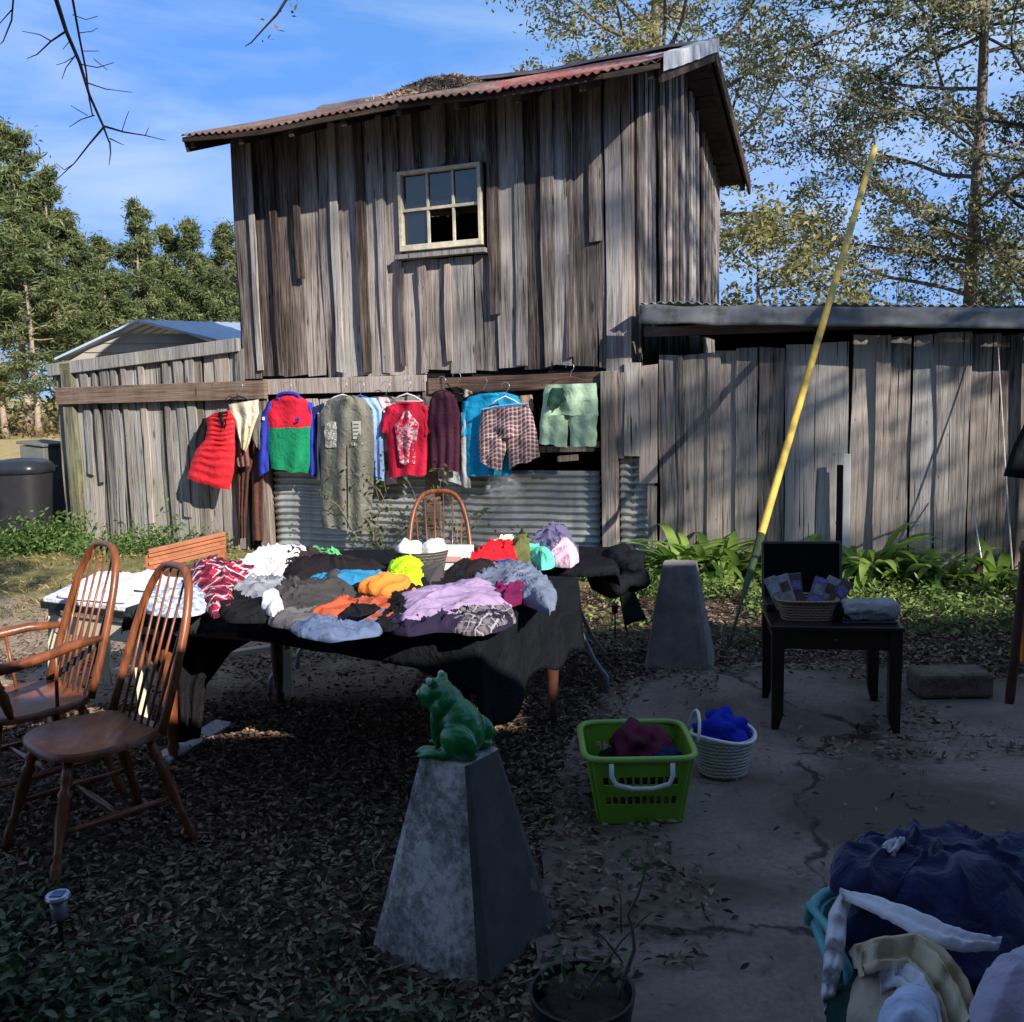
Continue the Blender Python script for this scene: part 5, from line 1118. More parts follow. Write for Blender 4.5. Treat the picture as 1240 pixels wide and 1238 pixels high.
mb = MB(); mb.add([p+Vector((0, 0, .03)) for p in q]+[p+Vector((0, 0, .005)) for p in q], [(0, 1, 2, 3), (7, 6, 5, 4)]+[(i, i+4, (i+1) % 4+4, (i+1) % 4) for i in range(4)]); setp(mb.build('white_board', flat('grey_white_board', (.5, .5, .52), .6, .15)), 'flat white board lying on the dead leaves beside the black cloth', 'board')
# ================================================================ obelisks and frog
def obelisk(loc, rz, label, mat, b=.44, t_=.175, h=.6):
    root = empty('concrete_obelisk', loc, label, 'obelisk', None, rz); M0 = root.matrix_world; mb = MB(); n = 10; vs = []; r = random.Random(int(loc[1]*10))
    for k in range(n+1):
        q = k/n; hw = (b+(t_-b)*q)/2
        for i in range(32):
            s_, e = divmod(i, 8); f_ = -1+2*e/8; c = [(f_, -1), (1, f_), (-f_, 1), (-1, -f_)][s_]; x, y = c[0]*hw, c[1]*hw
            ch = .93 if e == 0 else 1; jt = 1+.008*nz(x*14, y*14, q*9); vs.append(M0 @ Vector((x*ch*jt, y*ch*jt, h*q)))
    fs = [(k*32+i, k*32+(i+1) % 32, (k+1)*32+(i+1) % 32, (k+1)*32+i) for k in range(n) for i in range(32)]
    fs.append(tuple(n*32+i for i in range(32))); mb.add(vs, fs)
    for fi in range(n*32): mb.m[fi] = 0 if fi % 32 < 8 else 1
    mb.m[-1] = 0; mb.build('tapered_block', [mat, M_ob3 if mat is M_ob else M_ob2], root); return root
def face2(p, q): return math.atan2(q.y-p.y, q.x-p.x)
gf, gl, gr = G(595, 1208), G(455, 1150), G(668, 1122)
oc = (gl+gr)/2; orz = math.atan2(gf.y-gl.y, gf.x-gl.x)
obelisk((oc.x, oc.y, 0), orz, 'mottled white concrete obelisk in the near foreground carrying the green frog', M_ob, (gf-gl).length*1.0, .18, .6)
obelisk((G(828, 810).x, G(828, 810).y+.12, 0), -.25, 'plain grey concrete obelisk at the far edge of the patio', M_ob2, .42, .2, .64)
# frog
fr = empty('frog_statue', (oc.x-.01, oc.y, .6), 'green glazed frog statue sitting upright on top of the near obelisk', 'frog statue', None, 2.75)
M0 = fr.matrix_world.copy()
FS = .9
def ff(x, y, z): return M0 @ (Vector((x, y, z))*FS)
R3 = M0.to_3x3(); mb = MB()
def fe(c, r, rot=None): mb.ell(ff(*c), tuple(q*FS for q in r), R3 @ (rot or Matrix.Identity(3)), 20)
RX = lambda a: Matrix.Rotation(a, 3, 'X'); RYm = lambda a: Matrix.Rotation(a, 3, 'Y')
fe((-.025, 0, .095), (.075, .072, .1), RYm(.45)); fe((.03, 0, .16), (.062, .062, .07)); fe((.068, 0, .205), (.06, .062, .043), RYm(.15)); fe((.11, 0, .195), (.03, .042, .022)); fe((.08, 0, .175), (.045, .05, .03))
for sy in (-1, 1):
    fe((.06, sy*.036, .243), (.02, .018, .02)); fe((-.045, sy*.072, .065), (.07, .034, .052), RYm(-.3)); fe((.03, sy*.082, .018), (.055, .024, .018)); fe((.05, sy*.045, .09), (.02, .018, .07), RYm(.1)); fe((.078, sy*.05, .016), (.036, .022, .014)); fe((-.06, sy*.06, .02), (.05, .03, .022))
    for k in (-1, 0, 1): fe((.108, sy*.05+k*.014, .01), (.016, .006, .008)); fe((.08, sy*.088+k*.014, .01), (.02, .006, .008))
def frogmat():
    mt, t = newmat('green_glaze'); p = t.obj(); n = t.noise(p, 30, 5, .6)
    n2 = t.noise(p, 9, 5, .7)
    seti(t, col=t.ramp(t.math('ADD', t.math('MULTIPLY', n, .5), t.math('MULTIPLY', n2, .5)), [(.35, (.0, .085, .022)), (.6, (.005, .22, .055)), (.8, (.1, .42, .17))]), rough=.22, spec=.7, nrm=t.bump(n, .5, .006)); return mt
fb = mb.build('body', frogmat(), fr, smooth=True); r_ = fb.modifiers.new('r', 'REMESH'); r_.mode = 'VOXEL'; r_.voxel_size = .0045; r_.use_smooth_shade = True; q_ = fb.modifiers.new('s', 'SMOOTH'); q_.iterations = 4
for sy in (-1, 1):
    mb = MB(); mb.ell(ff(.07, sy*.046, .25), (.012, .01, .013), R3, 12); e_ = mb.build('eye', flat('pale_eye_paint', (.55, .6, .5), .3, .05), fr, smooth=True)
    mb = MB(); mb.ell(ff(.08, sy*.05, .25), (.006, .006, .008), R3, 8); mb.build('pupil', M_blackp, e_, smooth=True)
# solar light
g = G(76, 1158); sl_ = empty('solar_light', g, 'small solar garden light with a pale blue disc top among the near leaves', 'garden light')
mb = MB(); mb.turned(g, g+Vector((0, 0, .12)), [(0, .006), (.8, .008), (1, .012)], 8); mb.build('stake', M_blackp, sl_)
mb = MB(); mb.turned(g+Vector((0, 0, .12)), g+Vector((0, 0, .185)), [(0, .016), (.1, .022), (1, .026)], 16); mb.build('lens', flat('smoky_lens', (.2, .22, .25), .1, .05, spec=.8), sl_, smooth=True)
mb = MB(); mb.turned(g+Vector((0, 0, .185)), g+Vector((0, 0, .2)), [(0, .034), (.5, .037), (1, .034)], 24); mb.build('cap', flat('steel_cap', (.5, .55, .62), .25, .05, metal=.5), sl_, smooth=True, angle=40)
mb = MB(); mb.box(g+Vector((0, 0, .2015)), (.036, .036, .003)); mb.build('solar_cell', flat('solar_cell_blue', (.05, .1, .3), .15, .1), sl_)
g = G(745, 775); s2 = empty('path_light', g, 'dark garden path light on a thin stake right of the hanging black cloth', 'garden light')
mb = MB(); mb.tube([g, g+Vector((0, 0, .2))], .006, 6); mb.build('stake', M_blackp, s2); mb = MB(); mb.turned(g+Vector((0, 0, .19)), g+Vector((0, 0, .26)), [(0, .02), (.6, .022), (.65, .035), (1, .01)], 12); mb.build('lamp', M_blackp, s2, smooth=True)
# ================================================================ green basket
M_lime = flat('lime_plastic', (.16, .36, .03), .35, .06, 5, .05); q_ = G(777, 998, .02); c = Vector((q_.x, q_.y+.17, .02)); rz = -.02
gb = empty('laundry_basket', c, 'lime green plastic laundry basket with white handles holding dark clothes', 'basket'); RB = RZ(rz)
H_, b0, t0, bd, td = .275, .165, .215, .17, .215
def bwall(side):
    mb = MB(); nu, nv = 39, 17
    def P(u, v):
        hw = b0+(t0-b0)*v*.85; hd = bd+(td-bd)*v*.85; s_ = (u-.5)*2; cr = .035
        x, y = {0: (s_*hw, -hd), 1: (hw, s_*hd), 2: (-s_*hw, hd), 3: (-hw, -s_*hd)}[side]
        k = max(0, abs(s_)-.86)/.14; x -= math.copysign(cr*k*k*.5, x) ; y -= math.copysign(cr*k*k*.5, y)
        return c+RB @ Vector((x, y, .005+H_*v))
    vs = [P(i/nu, j/nv) for j in range(nv+1) for i in range(nu+1)]; fs = []
    for j in range(nv):
        for i in range(nu):
            hole_ = 3 < i < nu-4 and (i-4) % 3 != 0 and (j in (5, 6) or j in (10, 11))
            if not hole_: q = j*(nu+1)+i; fs.append((q, q+1, q+nu+2, q+nu+1))
    mb.add(vs, fs); return mb
mb = MB()
for s_ in range(4):
    m2 = bwall(s_); mb.add(m2.v, m2.f)
mb.box(c+Vector((0, 0, .008)), (b0*2-.01, bd*2-.01, .006), RB); mb.build('body', M_lime, gb, smooth=False, solid=.004)
mb = MB(); rp = []
for i in range(48):
    a = 2*pi*i/48; k = (abs(cos(a))**7+abs(sin(a))**7)**(-1/7); rp.append(c+RB @ Vector((t0*k*cos(a), td*k*sin(a), H_)))
mb.tube(rp, .013, 8, closed=True); mb.build('rim', flat('lime_rim', (.24, .42, .09), .35, .05), gb, smooth=True)
for sy in (-1, 1):
    mb = MB(); hp = [Vector((-.115, sy*(td+.014), H_-.01)), Vector((-.115, sy*(td+.022), H_-.055)), Vector((-.1, sy*(td+.03), H_-.085)), Vector((-.04, sy*(td+.034), H_-.1)), Vector((.04, sy*(td+.034), H_-.1)), Vector((.1, sy*(td+.03), H_-.085)), Vector((.115, sy*(td+.022), H_-.055)), Vector((.115, sy*(td+.014), H_-.01))]
    mb.tube([c+RB @ p for p in hp], .0095, 8); mb.build('handle', flat('white_handle', (.6, .6, .6), .4, .05), gb, smooth=True)
def mound(name, label, cat, cc, r, mat, seed, group=None, jit=.35, parent=None):
    mb = MB(); mb.ell(cc, r, None, 34, jit=jit, seed=seed); o = mb.build(name, mat, parent, smooth=True)
    return setp(o, label, cat, group) if label else o
g2 = 'clothes in the lime basket'
mound('dark_clothes', 'black clothes filling the bottom of the lime basket', 'clothes', c+Vector((.0, 0, .15)), (.165, .17, .085), c_blk, 3, g2, .25)
mound('maroon_sweater', 'maroon sweater heaped highest in the lime basket', 'sweater', c+Vector((.02, .03, .24)), (.1, .11, .085), cm('wine_knit', (.1, .018, .04)), 7, g2, .5)
mound('navy_shirt', 'navy top at the right inside the lime basket', 'top', c+Vector((.11, -.04, .215)), (.07, .1, .05), c_navy, 9, g2, .4); mound('brown_shirt', 'dark brown top behind the navy one in the lime basket', 'top', c+Vector((.09, .09, .24)), (.07, .07, .045), c_brn, 12, g2, .5)
# woven white basket
c = Vector((G(878, 946).x, G(878, 955).y+.12, .03)); wk = empty('woven_basket', c, 'small whitewashed woven basket with raised handle holding a blue cloth', 'basket')
mb = MB(); tubwall(mb, c, .105, .138, .17, 40, .01, sq=0, asp=.95); mb.build('bowl', M_wwick, wk, smooth=True, angle=50)
mb = MB(); mb.tube([c+Vector((.138*cos(a), .13*sin(a), .172+.012*sin(2*a))) for a in np.linspace(0, 2*pi, 33)[:-1]], .008, 8, closed=True); mb.build('rim', M_whitep, wk, smooth=True)
mb = MB(); mb.tube([c+Vector((-.13+.02*sin(a), .1-.2*(1-cos(a))/2, .165+.105*sin(a))) for a in np.linspace(0, pi, 13)], .0075, 8); mb.build('handle', M_whitep, wk, smooth=True)
mound('blue_cloth', 'crumpled royal blue cloth in the woven basket', 'cloth', c+Vector((.0, .01, .17)), (.1, .1, .085), cm('cobalt_cloth', (.015, .03, .4)), 4, None, .6)
# ================================================================ end table and what is on it
qa, qb = G(945, 880, .02), G(1078, 890, .02); ea = -.17; ETc = (qa+qb)/2+Matrix.Rotation(ea, 3, 'Z') @ Vector((0, .252, 0)); pass; RE = RZ(ea); M_esp = flat('espresso_wood', (.02, .01, .009), .3, .2, 10, .05)
et = empty('end_table', ETc, 'dark espresso end table with tapered legs on the patio', 'table')
def EP(x, y, z): return ETc+RE @ Vector((x, y, z))
mb = MB(); mb.box(EP(0, 0, .515), (.62, .58, .022), RE); mb.build('tabletop', M_esp, et, bevel=.004)
mb = MB()
for x0, y0, x1, y1 in ((-.27, -.25, .27, -.25), (-.27, .25, .27, .25), (-.27, -.25, -.27, .25), (.27, -.25, .27, .25)): mb.beam(EP(x0, y0, .455), EP(x1, y1, .455), .02, .095)
mb.build('apron', M_esp, et)
mb = MB(); mb.ell(EP(0, -.268, .455), (.014, .012, .014), None, 10); mb.build('knob', M_esp, et, smooth=True)
for sx in (-1, 1):
    for sy in (-1, 1):
        mb = MB(); vs = []
        for z, w_ in ((0, .017), (.08, .027), (.4, .03), (.504, .03)):
            for i, j in ((-1, -1), (1, -1), (1, 1), (-1, 1)): vs.append(EP(sx*(.272+.012*(z < .05))+i*w_, sy*.252+j*w_, z))
        mb.add(vs, [(3, 2, 1, 0)]+[(k*4+i, k*4+(i+1) % 4, k*4+4+(i+1) % 4, k*4+4+i) for k in range(3) for i in range(4)]+[(12, 13, 14, 15)]); mb.build('leg', M_esp, et, bevel=.003)
TT = .028+.527
cs = empty('open_case', EP(-.08, .12, .527), 'open black case with a pale rim standing behind the wicker basket', 'case')
cp = EP(-.1, .13, .527); RC = RE @ Matrix.Rotation(-.12, 3, 'X')
mb = MB(); mb.box(cp+Vector((0, 0, .02)), (.4, .2, .036), RE); mb.build('base', M_blackp, cs, bevel=.005)
mb = MB(); mb.box(cp+RC @ Vector((0, .1, .19)), (.4, .02, .3), RC); mb.build('lid', cm('black_lining', (.008, .008, .009)), cs, bevel=.005)
mb = MB()
for a, b in (((-.2, .04), (-.2, .34)), ((-.2, .34), (.2, .34)), ((.2, .34), (.2, .04))): mb.beam(cp+RC @ Vector((a[0], .088, a[1])), cp+RC @ Vector((b[0], .088, b[1])), .012, .012, (0, 1, 0))
mb.build('rim', flat('dull_pewter', (.14, .15, .13), .4, .1, metal=.5), cs)
bp = EP(-.12, -.1, .527); bk = empty('wicker_basket', bp, 'brown wicker basket full of small packets on the end table', 'basket')
mb = MB(); tubwall(mb, bp, .12, .145, .1, 48, .01, sq=1, rot=ea, asp=.72); mb.build('bowl', M_wick, bk, smooth=True, angle=50)
mb = MB(); mb.tube([bp+RE @ Vector((.147*cos(a)*(abs(cos(a))**4+abs(sin(a))**4)**(-.25), .106*sin(a)*(abs(cos(a))**4+abs(sin(a))**4)**(-.25), .1)) for a in np.linspace(0, 2*pi, 37)[:-1]], .008, 6, closed=True); mb.build('rim', M_wick, bk, smooth=True)
M_pk = [flat('packet_grey', (.3, .28, .27), .4, .5, 40), flat('packet_violet', (.18, .16, .36), .4, .5, 35), flat('packet_brown', (.14, .1, .09), .4, .5, 35), flat('packet_pale', (.42, .4, .42), .4, .4, 45)]
for i, (x, y, tl, tb_, k, lab) in enumerate(((-.11, 0, -.42, -.2, 0, 'grey packet leaning left in the wicker basket'), (-.065, .03, -.3, -.15, 3, 'pale packet standing second from left in the wicker basket'), (-.03, .05, -.12, -.1, 2, 'tall brown packet standing at the back of the wicker basket'), (.02, -.03, .35, -.25, 1, 'violet packet leaning right at the front of the wicker basket'), (.07, .02, .45, -.1, 3, 'pale packet behind the violet one'), (.11, .0, .6, -.1, 2, 'brown packet lowest at the right of the wicker basket'))):
    Mx = RE @ Matrix.Rotation(tl, 3, 'Y') @ Matrix.Rotation(tb_, 3, 'X'); p = bp+RE @ Vector((x, y, .045)); ob = MB(); ob.box(p+Mx @ Vector((0, 0, .085)), (.062, .016, .17), Mx); ob.box(p+Mx @ Vector((0, -.0095, .11)), (.045, .002, .05), Mx, 1)
    setp(ob.build('packet', [M_pk[k], M_pk[(k+3) % 4]], bevel=.003), lab, 'packet', 'packets in the wicker basket')
pp = EP(.17, -.12, .527); mb = MB(); vs = []
Mn = RE @ RZ(.12)
for k in range(15):
    q = k/14
    for i in range(24):
        a = 2*pi*i/24; r = .055*(1+.3*nz(cos(a)*2, sin(a)*2, q*4))*(1 if 0 < k < 14 else .75); vs.append(pp+Mn @ Vector((-.13+.27*q, r*1.35*cos(a), max(0, .05+r*.95*sin(a)+.01*nz(q*5, a)))))
mb.add(vs, [(k*24+i, k*24+(i+1) % 24, (k+1)*24+(i+1) % 24, (k+1)*24+i) for k in range(14) for i in range(24)]+[tuple(range(24))[::-1], tuple(14*24+i for i in range(24))])
setp(mb.build('rolled_blanket', cm('pale_grey_terry', (.3, .29, .3), fold=1.0, var=.4), smooth=True), 'grey patterned cloth roll lying at the right of the end table', 'cloth roll')
mb = MB(); mb.box(EP(.16, -.2, .532), (.26, .05, .01), RE @ RZ(.1)); setp(mb.build('black_strip', M_blackp, bevel=.003), 'thin black flat object in front of the grey cloth roll', 'flat case')
mound('dark_bundle', 'dark trinkets bunched between the wicker basket and the cloth roll', 'trinkets', EP(.045, -.14, .57), (.05, .05, .04), c_blk, 5, None, .6)
# block of stone
q = G(1160, 852); mb = MB(); Ms = RZ(-.05); mb.box(Vector((q.x, q.y+.11, .09)), (.39, .22, .13), Ms); o = mb.build('stone_block', flat('brown_stone', (.13, .1, .08), .95, .45, 9, 1, 30, bd=.02), bevel=.02); setp(o, 'brown stone block lying on the patio edge right of the end table', 'stone block')
# ================================================================ yellow pole, white post, rods
A = G(880, 790); Bp = W(1003, 370, .34); dv = Bp-A; top = A+dv*1.70
yp = empty('extension_pole', A, 'long yellow pole leaning from the patio edge over the lean-to roof', 'pole')
mb = MB(); s0 = A+dv*.27; mb.tube([s0, top], [.0285, .031], 14); mb.build('shaft', flat('yellow_fibreglass', (.52, .37, .07), .45, .22, 6), yp, smooth=True, angle=40)
mb = MB(); mb.tube([A, A.lerp(s0, .45), A.lerp(s0, .5), s0+dv*.01], [.009, .011, .02, .031], 10); mb.build('tip', flat('dark_green_sleeve', (.03, .05, .02), .5), yp, smooth=True)
mb = MB(); mb.tube([top-dv*.02, top+dv.normalized()*.55], [.005, .003], 5); mb.build('rod', M_steel, yp)
s_, z_ = ws(1027, 549); mb = MB(); wb(mb, s_-.028, s_+.028, .02, z_, .14, .04); wp_ = empty('white_post', WP(s_, 0, .14), 'narrow white painted post standing against the planks behind the plants', 'post'); mb.build('board', flat('white_trim_paint', (.72, .72, .7), .5, .06), wp_, bevel=.003)
mb = MB(); wb(mb, s_-.09, s_-.035, .02, z_-.1, .08, .02); mb.build('shadow_strip', M_dark, wp_)  # the post's shadow on the planks, put in as a dark strip
for i, (pts, off, r, mt, nm, lab) in enumerate((([(1208, 408), (1217, 560), (1226, 690)], .15, .008, 'p', 'fishing_rod', 'pale fishing rod leaning upright on the planks at the right'), ([(1176, 585), (1184, 650), (1194, 770)], .2, .009, 's', 'metal_rod', 'grey metal rod standing in the plants left of the pale fishing rod'), ([(1118, 770), (1175, 712), (1196, 668)], .5, .014, 'd', 'stick', 'dark stick leaning from the weeds towards the fence, left of the dark post'), ([(1190, 768), (1222, 722)], .8, .016, 'g', 'stick', 'pale grey stick lying low in the weeds near the dark post'))):
    mt_ = {'p': flat('pale_rod', (.55, .5, .45), .4), 's': M_steel, 'd': M_dwood, 'g': flat('grey_stick', (.4, .38, .36), .8)}[mt]
    P = [W(x, y, off+(.25*k if mt in 'ps' else .25*(len(pts)-1-k))) for k, (x, y) in enumerate(pts)]; P = [Vector((p.x, p.y, max(.01, p.z))) for p in P]
    mb = MB(); mb.tube(P, [r*(.5+.5*k/(len(P)-1)) for k in range(len(P))], 8); setp(mb.build(nm, mt_, smooth=True), lab, 'rod' if mt in 'ps' else 'stick')
# clothes rack at the right edge
rk = empty('clothes_rack', G(1222, 856), 'dark wooden clothes rack post at the right frame edge', 'clothes rack')
g = G(1222, 856); gx = g+Vector((1.3, -.25, 0)); tp = Vector((g.x+.06, g.y, 1.72)); tx = Vector((gx.x, gx.y, 1.72))
for a, b in ((g, tp), (gx, tx)):
    mb = MB(); mb.turned(a, Vector((b.x, b.y, .88)), [(0, .016), (.05, .024), (.5, .024), (.9, .02), (.95, .034), (1, .02)], 10); mb.tube([Vector((b.x, b.y, .86)), b], .012, 8); mb.build('leg', M_dwood, rk, smooth=True)
mb = MB(); mb.tube([tp, tx], .012, 8); mb.build('bar', M_dwood, rk, smooth=True)
mb = MB(); yc = g.y
strips(mb, [(1246, 500, 1300, 495), (1236, 520, 1330, 512), (1222, 555, 1335, 560), (1215, 575, 1335, 600)], 0, .06, 16, 8, 0, .02, 3, conv=lambda x, y, o: D(x, y, yc-o))
setp(mb.build('black_coat', c_blk, smooth=True), 'black coat hanging on the rack at the right frame edge', 'coat')
mb = MB(); strips(mb, [(1232, 680, 1290, 680), (1234, 740, 1290, 740), (1236, 800, 1290, 805)], 0, .05, 12, 6, 0, .02, 3, conv=lambda x, y, o: D(x, y, yc+.1-o), mf=lambda u, v: 0 if v < .62 else 1)
setp(mb.build('hanging_skirt', [cm('dim_blue_white', (.25, .28, .4)), c_orange], smooth=True), 'blue and orange garment hanging low behind the rack post at the right edge', 'garment')
# ================================================================ trash can
g = G(18, 668); tc_ = empty('trash_can', (g.x, g.y, 0), 'black wheeled trash can with domed lid beside the shed corner', 'trash can'); q = Vector((g.x, g.y+.3, 0))
mb = MB(); tubwall(mb, q, .25, .31, .95, 40, .02, sq=1); mb.build('body', flat('grey_black_plastic', (.022, .022, .026), .5, .15), tc_, smooth=True, angle=50)
mb = MB(); vs = []
for k, (r, z) in enumerate(((.32, .93), (.34, .95), (.34, 1.0), (.31, 1.06), (.23, 1.1), (.09, 1.115))):
    for i in range(40): a = 2*pi*i/40; kk = (abs(cos(a))**4+abs(sin(a))**4)**(-.25); vs.append(q+Vector((r*kk*cos(a), r*kk*sin(a), z)))
mb.add(vs, [(k*40+i, k*40+(i+1) % 40, (k+1)*40+(i+1) % 40, (k+1)*40+i) for k in range(5) for i in range(40)]+[tuple(200+i for i in range(40))]); mb.build('lid', flat('black_lid', (.02, .022, .03), .3, .1), tc_, smooth=True, angle=50)
mb = MB(); mb.tube([q+Vector((-.25, .36, .98)), q+Vector((-.25, .44, .98)), q+Vector((.25, .44, .98)), q+Vector((.25, .36, .98))], .015, 8); mb.build('handle', M_blackp, tc_)
for sx in (-1, 1):
    mb = MB(); mb.tube([q+Vector((sx*.24, .3, .11)), q+Vector((sx*.3, .3, .11))], .11, 18); mb.build('wheel', M_blackp, tc_)
p0 = D(48, 640, 12.9); mb = MB(); mb.box(Vector((p0.x+.15, 12.9, .62)), (.36, .5, 1.24), RZ(-.2)); mb.box(Vector((p0.x+.15, 12.9, 1.26)), (.42, .56, .04), RZ(-.2) @ Matrix.Rotation(.12, 3, 'Y')); setp(mb.build('utility_box', flat('grey_green_box', (.12, .13, .12), .7, .2), bevel=.01), 'grey utility box with sloping top between the trash can and the shed', 'utility box')
# ================================================================ potted plant
pc = G(705, 1212, .2); pc.z = 0; pc = Vector((pc.x, pc.y, .028)); pt = empty('potted_plant', pc, 'black nursery pot with a leggy small leaved plant in the near foreground', 'potted plant')
mb = MB(); tubwall(mb, pc, .095, .13, .2, 36, .008); mb.build('pot', M_blackp, pt, smooth=True, angle=50)
mb = MB(); mb.ell(pc+Vector((0, 0, .165)), (.115, .115, .02), None, 24, jit=.4, seed=3); mb.build('soil', flat('dark_soil', (.03, .022, .016), .95, .5, 40, 1), pt, smooth=True)
M_stem = flat('brown_stem', (.13, .1, .08), .85, .2); yq = pc.y
def stem_(pts, r0, r1, y0=None): P = [D(x, y, (y0 or yq)+dy) for x, y, dy in pts]; mb.tube(P, [r0+(r1-r0)*i/(len(P)-1) for i in range(len(P))], 6); return P
mb = MB(); stem_([(745, 1225, 0), (752, 1195, 0), (768, 1150, .02), (766, 1128, .02), (760, 1108, .03), (772, 1085, .04), (780, 1060, .05), (778, 1045, .05)], .006, .003); stem_([(690, 1230, -.02), (720, 1185, 0), (752, 1140, .03), (776, 1115, .05), (790, 1104, .05)], .004, .002); stem_([(754, 1166, .0), (735, 1140, -.02), (714, 1120, -.03), (700, 1105, -.03)], .003, .0015)
stem_([(706, 1110, -.03), (690, 1096, -.02), (660, 1085, 0), (640, 1080, 0)], .002, .001); stem_([(752, 1130, .02), (752, 1090, .02), (745, 1060, .0)], .002, .001); mb.build('stem', M_stem, pt, smooth=True)
lp = []
for (x, y, n_, s_) in ((778, 1050, 22, .03), (776, 1036, 14, .024), (640, 1082, 4, .014), (645, 1075, 3, .012), (752, 1180, 7, .02), (700, 1185, 22, .045), (725, 1175, 16, .035), (665, 1190, 10, .04), (790, 1105, 4, .015), (670, 1150, 5, .03)):
    b = D(x, y, yq+.02); lp += [tuple(b+Vector((rng.normal()*s_, rng.normal()*s_, rng.normal()*s_*.7))) for _ in range(n_)]
leaves('foliage', np.array(lp), .0165, leafmat('grey_green_leaf', (.05, .085, .035), (.09, .14, .06), (.16, .2, .1), .3), pt, flat_=.4)
# ================================================================ teal hamper with towels
hb = Vector((1.02, 2.02, .028)); hp_ = empty('laundry_hamper', hb, 'teal plastic laundry hamper heaped with towels in the near right corner', 'hamper')
M_teal = flat('teal_plastic', (.1, .42, .45), .35, .06); HR = RZ(-.1)
mb = MB(); tubwall(mb, hb, .25, .32, .36, 48, .012, sq=1, rot=-.1, asp=.85); mb.build('body', M_teal, hp_, smooth=True, angle=50)
mb = MB(); mb.tube([hb+HR @ Vector((.328*cos(a)*(abs(cos(a))**4+abs(sin(a))**4)**(-.25), .28*sin(a)*(abs(cos(a))**4+abs(sin(a))**4)**(-.25), .365)) for a in np.linspace(0, 2*pi, 49)[:-1]], .014, 8, closed=True); mb.build('rim', M_teal, hp_, smooth=True)
mb = MB(); mb.tube([hb+Vector((-.33, y, .36+z)) for y, z in ((-.14, 0), (-.13, .05), (0, .07), (.13, .05), (.14, 0))], .011, 8); mb.build('handle', M_teal, hp_, smooth=True)
M_terry = {k: cloth('terry_'+k, c, rough=1, fold=.45, sheen=.3) for k, c in (('navy', (.008, .014, .06)), ('cream', (.5, .42, .28)), ('white', (.62, .62, .68)), ('lav', (.36, .32, .44)), ('ice', (.5, .58, .78)), ('beige', (.4, .33, .24)))}
def G2(x, y, z): return G(x, y, z)
g3 = 'towels and linens in the teal hamper'
pile('beige_towel', 'beige towel fold under the cream towel in the hamper', 'towel', [(1025, 1238), (1045, 1180), (1100, 1150), (1170, 1180), (1200, 1260), (1100, 1290)], .12, M_terry['beige'], .36, wr=.016, seed=91, lump=.05, cf=5, group=g3)
pile('dark_linen', 'dark green linen deep in the teal hamper at its left side', 'linen', [(1000, 1230), (1012, 1175), (1060, 1160), (1090, 1230), (1050, 1290)], .06, cm('deep_green', (.02, .05, .045)), .34, wr=.02, seed=92, group=g3)
pile('navy_towel', 'folded navy towel in the middle layer below the white edged fold', 'towel', [(1020, 1135), (1022, 1085), (1080, 1060), (1200, 1070), (1290, 1100), (1290, 1200), (1180, 1200), (1120, 1160)], .13, M_terry['navy'], .4, wr=.018, seed=93, lump=.05, cf=4.5, group=g3)
def fold_(name, label, cat, rows, zs, mat, bulge=.03, ff=2.0, fold=.012, sub=6, wr=.003, nu=16):
    ys = [(r[0]+r[2])/2 for r in rows]; mb = MB()
    for k in range(len(rows)-1): pass
    acc = {'z': zs}
    def conv(x, y, o):
        # height from the nearest row
        best = min(range(len(rows)), key=lambda i: (x-(rows[i][0]+rows[i][2])/2)**2+(y-(rows[i][1]+rows[i][3])/2)**2)
        w_ = [1/(1e-3+((x-(r[0]+r[2])/2)**2+(y-(r[1]+r[3])/2)**2)**1.5) for r in rows]; zz = sum(a*b for a, b in zip(w_, zs))/sum(w_)
        return G(x, y, zz)+Vector((0, -.35, .94))*o
    strips(mb, rows, 0, bulge, nu, sub, 0, fold, ff, 1.0, conv=conv, wr=wr)
    return setp(mb.build(name, mat, smooth=True), label, cat, g3)
fold_('white_cloth', 'frayed white cloth edge showing between the navy towel folds', 'cloth', [(1016, 1078, 1020, 1090), (1056, 1086, 1050, 1102), (1100, 1100, 1088, 1122), (1150, 1124, 1136, 1148), (1182, 1134, 1170, 1154), (1212, 1140, 1208, 1150)], [.55, .56, .565, .565, .56, .55], M_terry['white'], .015, 1.5, .008)
pile('navy_towel', 'large navy towel draped over the top of the hamper pile', 'towel', [(1008, 1070), (1012, 1035), (1050, 1022), (1100, 1012), (1180, 1022), (1290, 1035), (1310, 1120), (1200, 1140), (1130, 1115), (1060, 1088)], .06, M_terry['navy'], .48, wr=.022, seed=94, group=g3, lump=.05, dome=.5, cf=6)
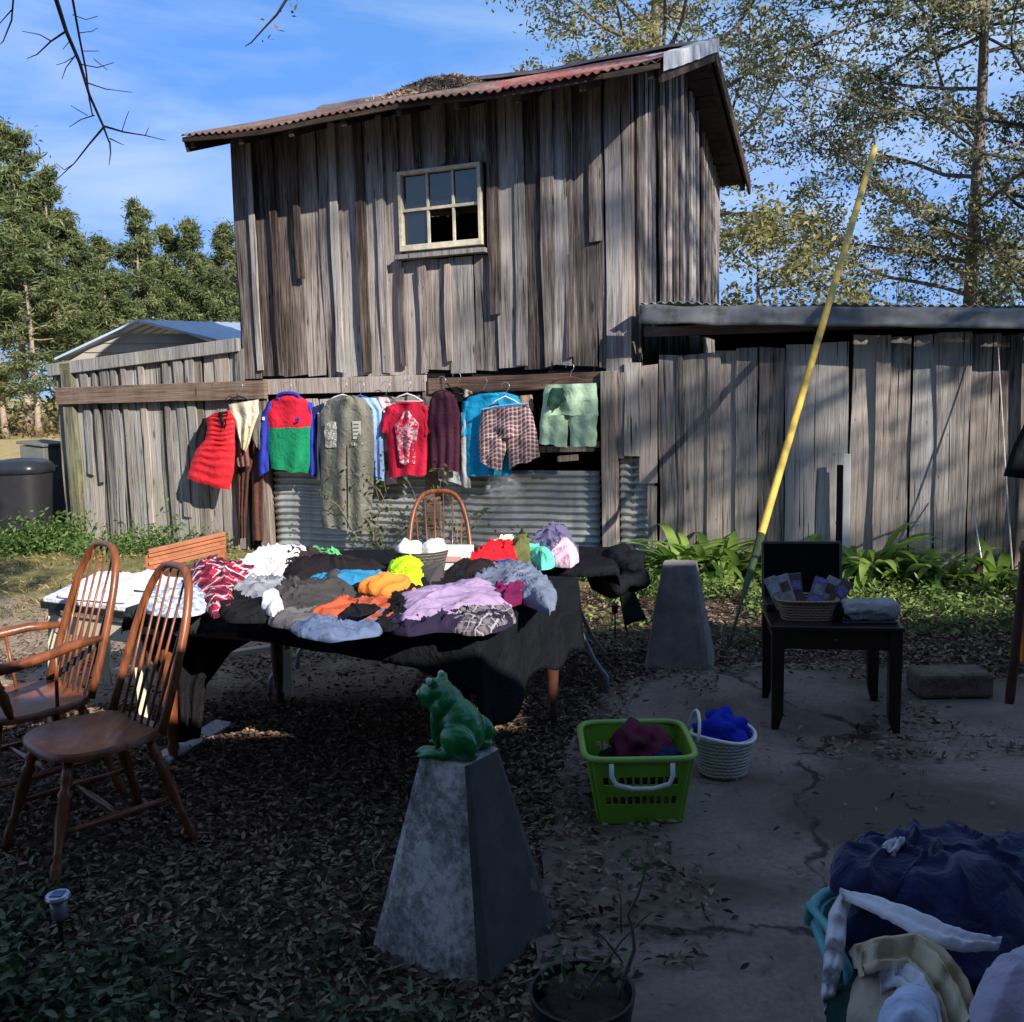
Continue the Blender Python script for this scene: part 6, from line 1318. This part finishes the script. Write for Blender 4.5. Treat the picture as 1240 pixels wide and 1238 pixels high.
pile('navy_towel', 'smaller navy towel fold lying on the left of the large navy towel', 'towel', [(1006, 1072), (1012, 1042), (1048, 1028), (1100, 1022), (1150, 1040), (1120, 1078), (1060, 1090)], .05, M_terry['navy'], .52, wr=.018, seed=98, group=g3, lump=.05, dome=.5, cf=7)
fold_('white_towel', 'white towel corner sticking up behind the large navy towel', 'towel', [(1058, 1040, 1080, 1044), (1066, 1026, 1090, 1028), (1082, 1019, 1096, 1021)], [.56, .6, .6], M_terry['white'], .012, 1.2)
fold_('white_pillowcase', 'white pillowcase with dark stitching hanging over the left side of the hamper', 'pillowcase', [(1018, 1080, 1034, 1084), (1004, 1106, 1026, 1112), (1000, 1132, 1024, 1138), (997, 1166, 1020, 1172), (994, 1202, 1012, 1208), (998, 1226, 1008, 1228)], [.52, .52, .5, .46, .4, .36], M_terry['white'], .022, 1.0, .003)
fold_('cream_towel', 'cream towel arching over the front of the hamper', 'towel', [(1046, 1182, 1028, 1152), (1066, 1174, 1060, 1144), (1096, 1174, 1106, 1140), (1116, 1194, 1144, 1160), (1136, 1228, 1176, 1204), (1146, 1270, 1190, 1256)], [.48, .53, .54, .54, .52, .5], M_terry['cream'], .035, 2.6, .022)
fold_('white_waffle_towel', 'white waffle towel inside the curve of the cream towel', 'towel', [(1066, 1204, 1060, 1178), (1084, 1194, 1088, 1168), (1100, 1206, 1118, 1180), (1112, 1234, 1140, 1212), (1118, 1275, 1152, 1262)], [.47, .51, .52, .51, .49], M_terry['white'], .03, 2.2, .016)
pile('ice_blue_pillow', 'pale ice blue pillow at the bottom edge inside the hamper', 'pillow', [(1062, 1260), (1080, 1220), (1110, 1212), (1140, 1240), (1140, 1290), (1080, 1300)], .08, M_terry['ice'], .46, wr=.01, seed=96, group=g3)
pile('lavender_pillow', 'lavender pillow bulging at the bottom right corner of the hamper', 'pillow', [(1172, 1238), (1190, 1196), (1240, 1180), (1310, 1190), (1320, 1290), (1190, 1290)], .12, M_terry['lav'], .5, wr=.01, seed=97, group=g3)
